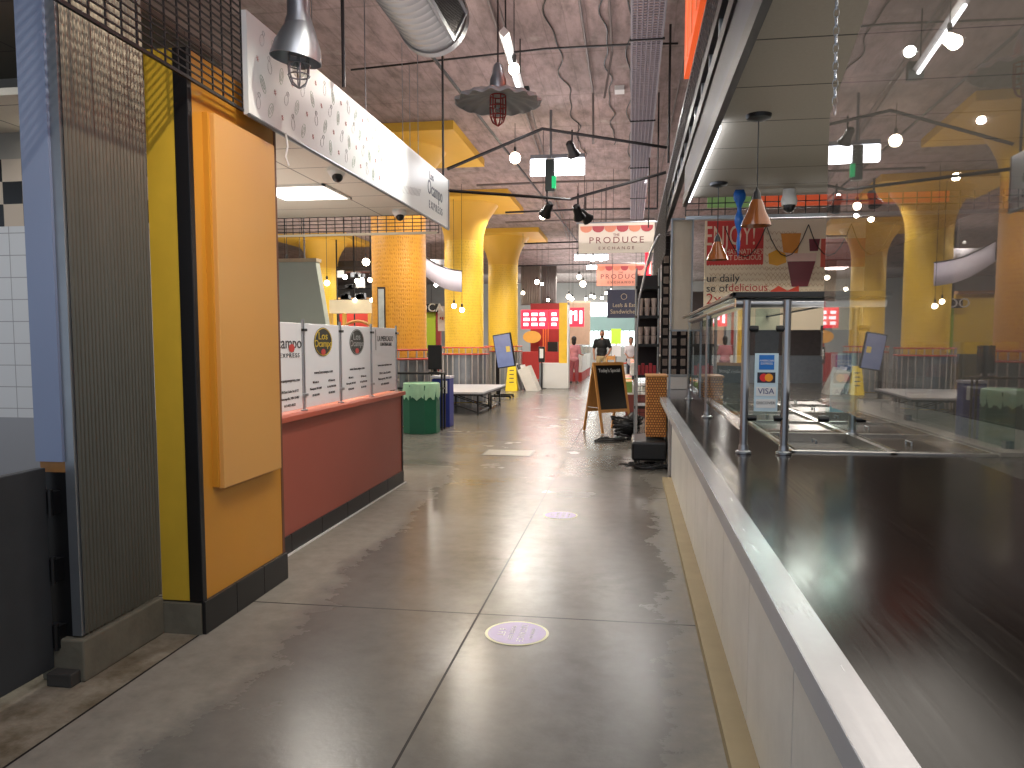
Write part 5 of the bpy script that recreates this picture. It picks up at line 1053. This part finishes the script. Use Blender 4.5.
# ================================================================ PEOPLE
def blob(name, parts, m, parent, vox=.012, smooth=6):
    mb = MB()
    for pr in parts:
        if pr[0] == 'b': mb.ball(pr[1], 1.0, 14, pr[2])
        else: mb.tube(pr[1], .05, 12, rr=pr[2]); [mb.ball(p, r*.99, 12) for p, r in zip(pr[1], pr[2])]
    o = mb.build(name, m, parent)
    r = o.modifiers.new('r', 'REMESH'); r.mode = 'VOXEL'; r.voxel_size = vox; r.use_smooth_shade = True
    s = o.modifiers.new('s', 'SMOOTH'); s.iterations = smooth; s.factor = .5
    return o
def hand(p, d, side, S):
    """five finger chains from the palm end p along d"""
    d = Vector(d).normalized(); w = Vector((0, 1, 0)); out = [('t', [p, Vector(p)+d*.045*S, Vector(p)+d*.09*S], [.024*S, .034*S, .03*S])]
    for k in range(4):
        b_ = Vector(p)+d*.085*S+w*(k-1.5)*.019*S; L_ = (.065, .078, .072, .055)[k]*S
        out.append(('t', [b_, b_+d*L_*.55, b_+d*L_*.95+Vector((-side*.014*S, 0, 0))], [.010*S, .009*S, .007*S]))
    b_ = Vector(p)+d*.035*S-w*.028*S; out.append(('t', [b_, b_+d*.035*S-w*.02*S, b_+d*.065*S-w*.026*S], [.012*S, .010*S, .008*S])); return out
M_skin = mat('skin', (176, 124, 98), .55, var=.06); M_hair = mat('dark_hair', (34, 26, 24), .6, var=.2)
def head_parts(c, S, back=False):
    c = Vector(c); f = 1 if back else -1
    return [('b', c, (.076*S, .095*S, .118*S)), ('b', c+Vector((0, f*.02, -.055*S)), (.058*S, .07*S, .065*S)), ('b', c+Vector((0, f*.098*S, -.012*S)), (.013*S, .02*S, .022*S)), ('b', c+Vector((.078*S, 0, -.01)), (.012, .022, .03)), ('b', c+Vector((-.078*S, 0, -.01)), (.012, .022, .03))]
def face(c, S, parent):
    c = Vector(c)
    for sx in (-1, 1):
        MB().ball(c+Vector((sx*.03*S, -.086*S, .008)), .011, 8).build('eye', M_blk, parent); MB().box(c.x+sx*.03-.018, c.x+sx*.03+.018, c.y-.098*S, c.y-.08*S, c.z+.03, c.z+.037).build('eyebrow', M_hair, parent)
    MB().box(c.x-.022, c.x+.022, c.y-.097*S, c.y-.08*S, c.z-.056, c.z-.048).build('mouth', mat('lips', (150, 82, 76), .5), parent)
# man in black
y = 27.6; x = X(602, y); t = thing('person', (x, y, 0), 'person in a black short-sleeved shirt and khaki trousers standing in the far aisle', 'person')
S = 1.07
def V(a, b_, c): return Vector((x+a*S, y+b_*S, c*S))
armL = [V(-.20, 0, 1.44), V(-.27, .03, 1.15), V(-.25, -.10, .93)]; armR = [V(.20, 0, 1.44), V(.29, .02, 1.16), V(.20, -.16, .98)]
body = head_parts(V(0, -.02, 1.66), S)+[('t', [V(0, 0, 1.42), V(0, -.01, 1.58)], [.065*S, .055*S]), ('b', V(0, 0, 1.30), (.19*S, .115*S, .2*S)), ('b', V(0, 0, 1.05), (.155*S, .11*S, .2*S)), ('b', V(0, 0, .93), (.165*S, .12*S, .12*S)),
      ('t', armL, [.052*S, .042*S, .028*S]), ('t', armR, [.052*S, .042*S, .028*S]),
      ('t', [V(-.10, 0, .9), V(-.13, -.02, .5), V(-.17, .02, .09)], [.09*S, .058*S, .04*S]), ('t', [V(.10, 0, .9), V(.12, -.03, .5), V(.13, .0, .09)], [.09*S, .058*S, .04*S]),
      ('t', [V(-.17, .03, .05), V(-.19, -.14, .035)], [.045*S, .035*S]), ('t', [V(.13, .02, .05), V(.15, -.15, .035)], [.045*S, .035*S])]
body += hand(armL[2], (0.1, -.25, -1), -1, S)+hand(armR[2], (-.6, -.5, -.5), 1, S)
blob('body', body, M_skin, t, .009, 4)
blob('shirt', [('b', V(0, 0, 1.31), (.205*S, .13*S, .19*S)), ('b', V(0, 0, 1.10), (.175*S, .128*S, .2*S)), ('b', V(0, 0, .98), (.178*S, .132*S, .10*S)), ('t', [V(-.19, 0, 1.44), V(-.25, .02, 1.24)], [.072*S, .068*S]), ('t', [V(.19, 0, 1.44), V(.26, .015, 1.25)], [.072*S, .068*S]), ('t', [V(-.1, 0, 1.47), V(.1, 0, 1.47)], [.06*S, .06*S])], mat('black_shirt', (11, 11, 14), .7), t, .014)
blob('trousers', [('b', V(0, 0, .90), (.172*S, .128*S, .12*S)), ('t', [V(-.10, 0, .88), V(-.13, -.02, .5), V(-.17, .02, .10)], [.10*S, .078*S, .065*S]), ('t', [V(.10, 0, .88), V(.12, -.03, .5), V(.13, 0, .10)], [.10*S, .078*S, .065*S])], mat('khaki', (176, 156, 116), .7), t, .014)
for dx in (-.17, .13): blob('shoe', [('t', [V(dx, .04, .05), V(dx*1.12, -.17, .04)], [.055*S, .045*S])], M_blkpl, t, .01, 2)
blob('hair', [('b', V(0, .01, 1.71), (.083*S, .10*S, .085*S))], M_hair, t, .01, 3); blob('beard', [('b', V(0, -.065, 1.585), (.052*S, .045*S, .042*S))], M_hair, t, .008, 2); face(V(0, -.02, 1.66), S, t)
# woman in pink, seen from behind
y = 27.9; x = X(574, y); S = .98
t = thing('person', (x, y, 0), 'person in a pink top and mauve trousers with dark hair standing at the counters', 'person')
armL = [V(-.17, 0, 1.36), V(-.21, -.02, 1.1), V(-.17, .2, 1.0)]; armR = [V(.17, 0, 1.36), V(.22, .02, 1.1), V(.3, .25, 1.05)]
body = head_parts(V(0, .02, 1.60), S, True)+[('t', [V(0, 0, 1.36), V(0, 0, 1.52)], [.055, .048]), ('b', V(0, 0, 1.24), (.165, .105, .19)), ('b', V(0, 0, 1.02), (.14, .105, .18)), ('b', V(0, 0, .9), (.165, .13, .13)), ('t', armL, [.045, .036, .026]), ('t', armR, [.045, .036, .026]),
      ('t', [V(-.09, 0, .86), V(-.09, .01, .48), V(-.10, -.02, .09)], [.092, .056, .038]), ('t', [V(.09, 0, .86), V(.10, -.01, .48), V(.11, .02, .09)], [.092, .056, .038]), ('t', [V(-.10, -.03, .045), V(-.12, .14, .035)], [.04, .032]), ('t', [V(.11, -.01, .045), V(.13, .16, .035)], [.04, .032])]
body += hand(armL[2], (.1, 1, -.2), -1, S)+hand(armR[2], (.2, 1, 0), 1, S)
blob('body', body, M_skin, t, .009, 4)
blob('pink_top', [('b', V(0, 0, 1.24), (.18, .12, .2)), ('b', V(0, 0, 1.03), (.165, .125, .2)), ('b', V(0, 0, .90), (.185, .145, .12)), ('t', [V(-.16, 0, 1.36), V(-.21, -.02, 1.12)], [.062, .055]), ('t', [V(.16, 0, 1.36), V(.22, .02, 1.12)], [.062, .055])], mat('pink_cotton', (214, 142, 150), .8), t, .014)
blob('trousers', [('t', [V(-.09, 0, .84), V(-.09, .01, .48), V(-.10, -.02, .10)], [.105, .078, .062]), ('t', [V(.09, 0, .84), V(.10, -.01, .48), V(.11, .02, .10)], [.105, .078, .062])], mat('mauve_cotton', (160, 84, 92), .8), t, .014)
for dx, dy in ((-.10, -.04), (.11, 0)): blob('shoe', [('t', [V(dx, dy, .045), V(dx*1.1, dy+.18, .04)], [.05, .042])], M_blkpl, t, .01, 2)
blob('hair', [('b', V(0, -.01, 1.64), (.095, .105, .11)), ('b', V(0, -.06, 1.53), (.08, .06, .12))], M_hair, t, .01, 3)
# dark-haired shopper near the produce shelf
y = 29.5; x = X(631, y); S = .97
t = thing('person', (x, y, 0), 'person with dark hair in a pale apron top beside the produce shelf', 'person')
armL = [V(-.17, 0, 1.36), V(-.22, -.02, 1.1), V(-.14, -.2, 1.0)]; armR = [V(.17, 0, 1.36), V(.22, -.02, 1.1), V(.14, -.2, 1.0)]
body = head_parts(V(0, -.02, 1.60), S)+[('t', [V(0, 0, 1.36), V(0, 0, 1.52)], [.055, .048]), ('b', V(0, 0, 1.24), (.165, .105, .19)), ('b', V(0, 0, 1.02), (.14, .105, .18)), ('b', V(0, 0, .9), (.165, .13, .13)), ('t', armL, [.045, .036, .026]), ('t', armR, [.045, .036, .026]),
      ('t', [V(-.09, 0, .86), V(-.09, .01, .48), V(-.10, .02, .09)], [.092, .056, .038]), ('t', [V(.09, 0, .86), V(.10, -.01, .48), V(.11, .02, .09)], [.092, .056, .038]), ('t', [V(-.10, .03, .045), V(-.12, -.14, .035)], [.04, .032]), ('t', [V(.11, .01, .045), V(.13, -.16, .035)], [.04, .032])]
body += hand(armL[2], (.3, -1, -.2), -1, S)+hand(armR[2], (-.3, -1, -.2), 1, S)
blob('body', body, M_skin, t, .009, 4)
blob('pale_top', [('b', V(0, 0, 1.24), (.18, .12, .2)), ('b', V(0, 0, 1.03), (.165, .125, .2)), ('b', V(0, 0, .80), (.185, .145, .22)), ('t', [V(-.16, 0, 1.36), V(-.22, -.02, 1.12)], [.062, .055]), ('t', [V(.16, 0, 1.36), V(.22, -.02, 1.12)], [.062, .055])], mat('pale_cotton', (206, 200, 204), .8), t, .014)
blob('trousers', [('t', [V(-.09, 0, .84), V(-.09, .01, .48), V(-.10, .02, .10)], [.105, .078, .062]), ('t', [V(.09, 0, .84), V(.10, -.01, .48), V(.11, .02, .10)], [.105, .078, .062])], mat('navy_cotton', (40, 44, 60), .8), t, .014)
blob('hair', [('b', V(0, .02, 1.65), (.095, .105, .10)), ('b', V(0, .06, 1.56), (.085, .06, .12))], M_hair, t, .01, 3); face(V(0, -.02, 1.60), S, t)
# ================================================================ LIGHTS
def area(x, y, z, sx, sy, e, col=(1, .93, .84), rot=(0, 0, 0), name='area_light'):
    l = bpy.data.lights.new(name, 'AREA'); l.shape = 'RECTANGLE'; l.size = sx; l.size_y = sy; l.energy = e; l.color = col
    o = bpy.data.objects.new(name, l); COL.objects.link(o); o.location = (x, y, z); o.rotation_euler = rot; return o
def point(x, y, z, e, r=.06, col=(1, .92, .8), name='lamp_light'):
    l = bpy.data.lights.new(name, 'POINT'); l.energy = e; l.shadow_soft_size = r; l.color = col
    o = bpy.data.objects.new(name, l); COL.objects.link(o); o.location = (x, y, z); return o
def spotl(loc, to, e, ang, blend=.6, r=.05, col=(1, .92, .8)):
    l = bpy.data.lights.new('spot_light', 'SPOT'); l.energy = e; l.spot_size = math.radians(ang); l.spot_blend = blend; l.shadow_soft_size = r; l.color = col
    o = bpy.data.objects.new('spot_light', l); COL.objects.link(o); o.location = loc
    o.rotation_euler = (Vector(to)-Vector(loc)).to_track_quat('-Z', 'Y').to_euler(); return o
# general hall lighting: unseen downlights added without fixtures
def down(x, y, z, e, col=(1, .95, .88)):
    o = spotl((x, y, z), (x, y, 0), e*2.7, 168, .35, .05, col); return o
for k in range(12):
    y = 12.2+k*2.8; down((-2.9, .3, -2.0)[k % 3], y, 4.6, 24, (1, .97, .95)); down((.35, -.3, -3.0)[k % 3], y+1.2, 4.6, 14, (1, .95, .9))
for y in (12, 19, 26, 34):
    down(-7, y, 4.5, 60, (1, .92, .8)); down(-9.2, y+3, 4.5, 60, (1, .92, .8)); down(-14, y, 4.5, 90, (1, .92, .8))
down(-2.4, 11.5, 3.7, 24, (1, .86, .66)); down(-2.4, 16.5, 3.9, 30, (1, .88, .7)); down(-2.4, 22, 3.9, 30, (1, .88, .7)); down(4, 18, 4.5, 110); down(4, 34, 4.5, 160)
point(X(514, 7.6), 7.45, Z(69, 7.6)-.08, 5)
down(-1.0, 8.3, 4.3, 4, (1, .96, .92))
# unseen upward fills added to brighten the slab
area(-1.2, 8.5, 3.3, 3, 7, 28, (1, .86, .86), (PI, 0, 0)); area(-1.2, 18, 3.3, 4, 10, 52, (1, .88, .9), (PI, 0, 0)); area(-8, 20, 3.3, 6, 12, 90, (1, .9, .84), (PI, 0, 0)); area(-1, 32, 3.3, 5, 12, 140, (1, .95, .95), (PI, 0, 0))
# stall lamps, with fills added among them that have no fixture
area(-3.03, 6.93, 2.86, .6, .6, 24, (1, .95, .85)); area(-3.6, 4.9, 2.86, .6, .6, 12, (1, .95, .85))
spotl((-1.1, 7.0, 4.3), (-2.07, 6.3, 3.05), 150, 62, .9, .06, (1, .97, .92))
spotl((-.8, 3.7, 3.9), (-2.1, 4.15, 2.1), 55, 48, .9, .05, (1, .93, .82))
spotl((-1.0, 2.3, 4.0), (-2.42, 3.35, 2.2), 60, 44, .9, .03, (1, .86, .7))
area(1.9, 2.0, 2.72, 1.2, .8, 12, (1, .92, .82)); area(1.6, 4.9, 2.73, 1.6, 2.4, 11, (1, .92, .82)); area(-4.2, 2.8, 3.2, 1, 1, 14, (1, .97, .92)); area(1.6, 7.7, 2.5, 1.2, .2, 9, (1, .95, .88), (math.radians(-25), 0, 0))  # added without fixtures: worktop sheen, near kitchen and poster fills
down(-.2, 10.6, 4.5, 9, (1, .97, .93))
area(-.6, 1.5, 4.6, 2.6, 2.6, 50, (.94, .95, 1)); area(-3.6, 6.3, 1.5, 1.4, 2.5, 9, (1, .97, .9), (PI, 0, 0)); area(1.9, 3.6, 1.2, 1.6, 4, 9, (1, .95, .88), (PI, 0, 0)); down(.1, 5.6, 4.6, 16, (1, .97, .95))  # unseen fills added over the aisle and below both stall ceilings
area(X(540, 30), 30.5, 4.2, 2, 1, 60, (1, .8, .75)); area(-3, 39, 3.2, 8, 1.5, 260, (.95, 1, .98), (math.radians(80), 0, 0)); area(-1, 45.5, 2.5, 5, 2, 90, (.93, 1, .97), (math.radians(-90), 0, 0))  # the fill aimed at the back wall is added, no lamp there
w = bpy.data.worlds.new('world'); sc.world = w; w.use_nodes = True; bg = w.node_tree.nodes['Background']; bg.inputs[0].default_value = (.75, .85, 1, 1); bg.inputs[1].default_value = .3
# ================================================================ VIEW
sc.view_settings.view_transform = 'Standard'; sc.view_settings.look = 'None'; sc.view_settings.gamma = 1; sc.view_settings.exposure = 1.18
try: sc.view_settings.use_curve_mapping = False
except Exception: pass
sc.cycles.use_denoising = True; sc.cycles.max_bounces = 8; sc.cycles.transparent_max_bounces = 16; sc.cycles.glossy_bounces = 4; sc.cycles.diffuse_bounces = 3
sc.cycles.caustics_reflective = False; sc.cycles.caustics_refractive = False; sc.cycles.sample_clamp_indirect = 6
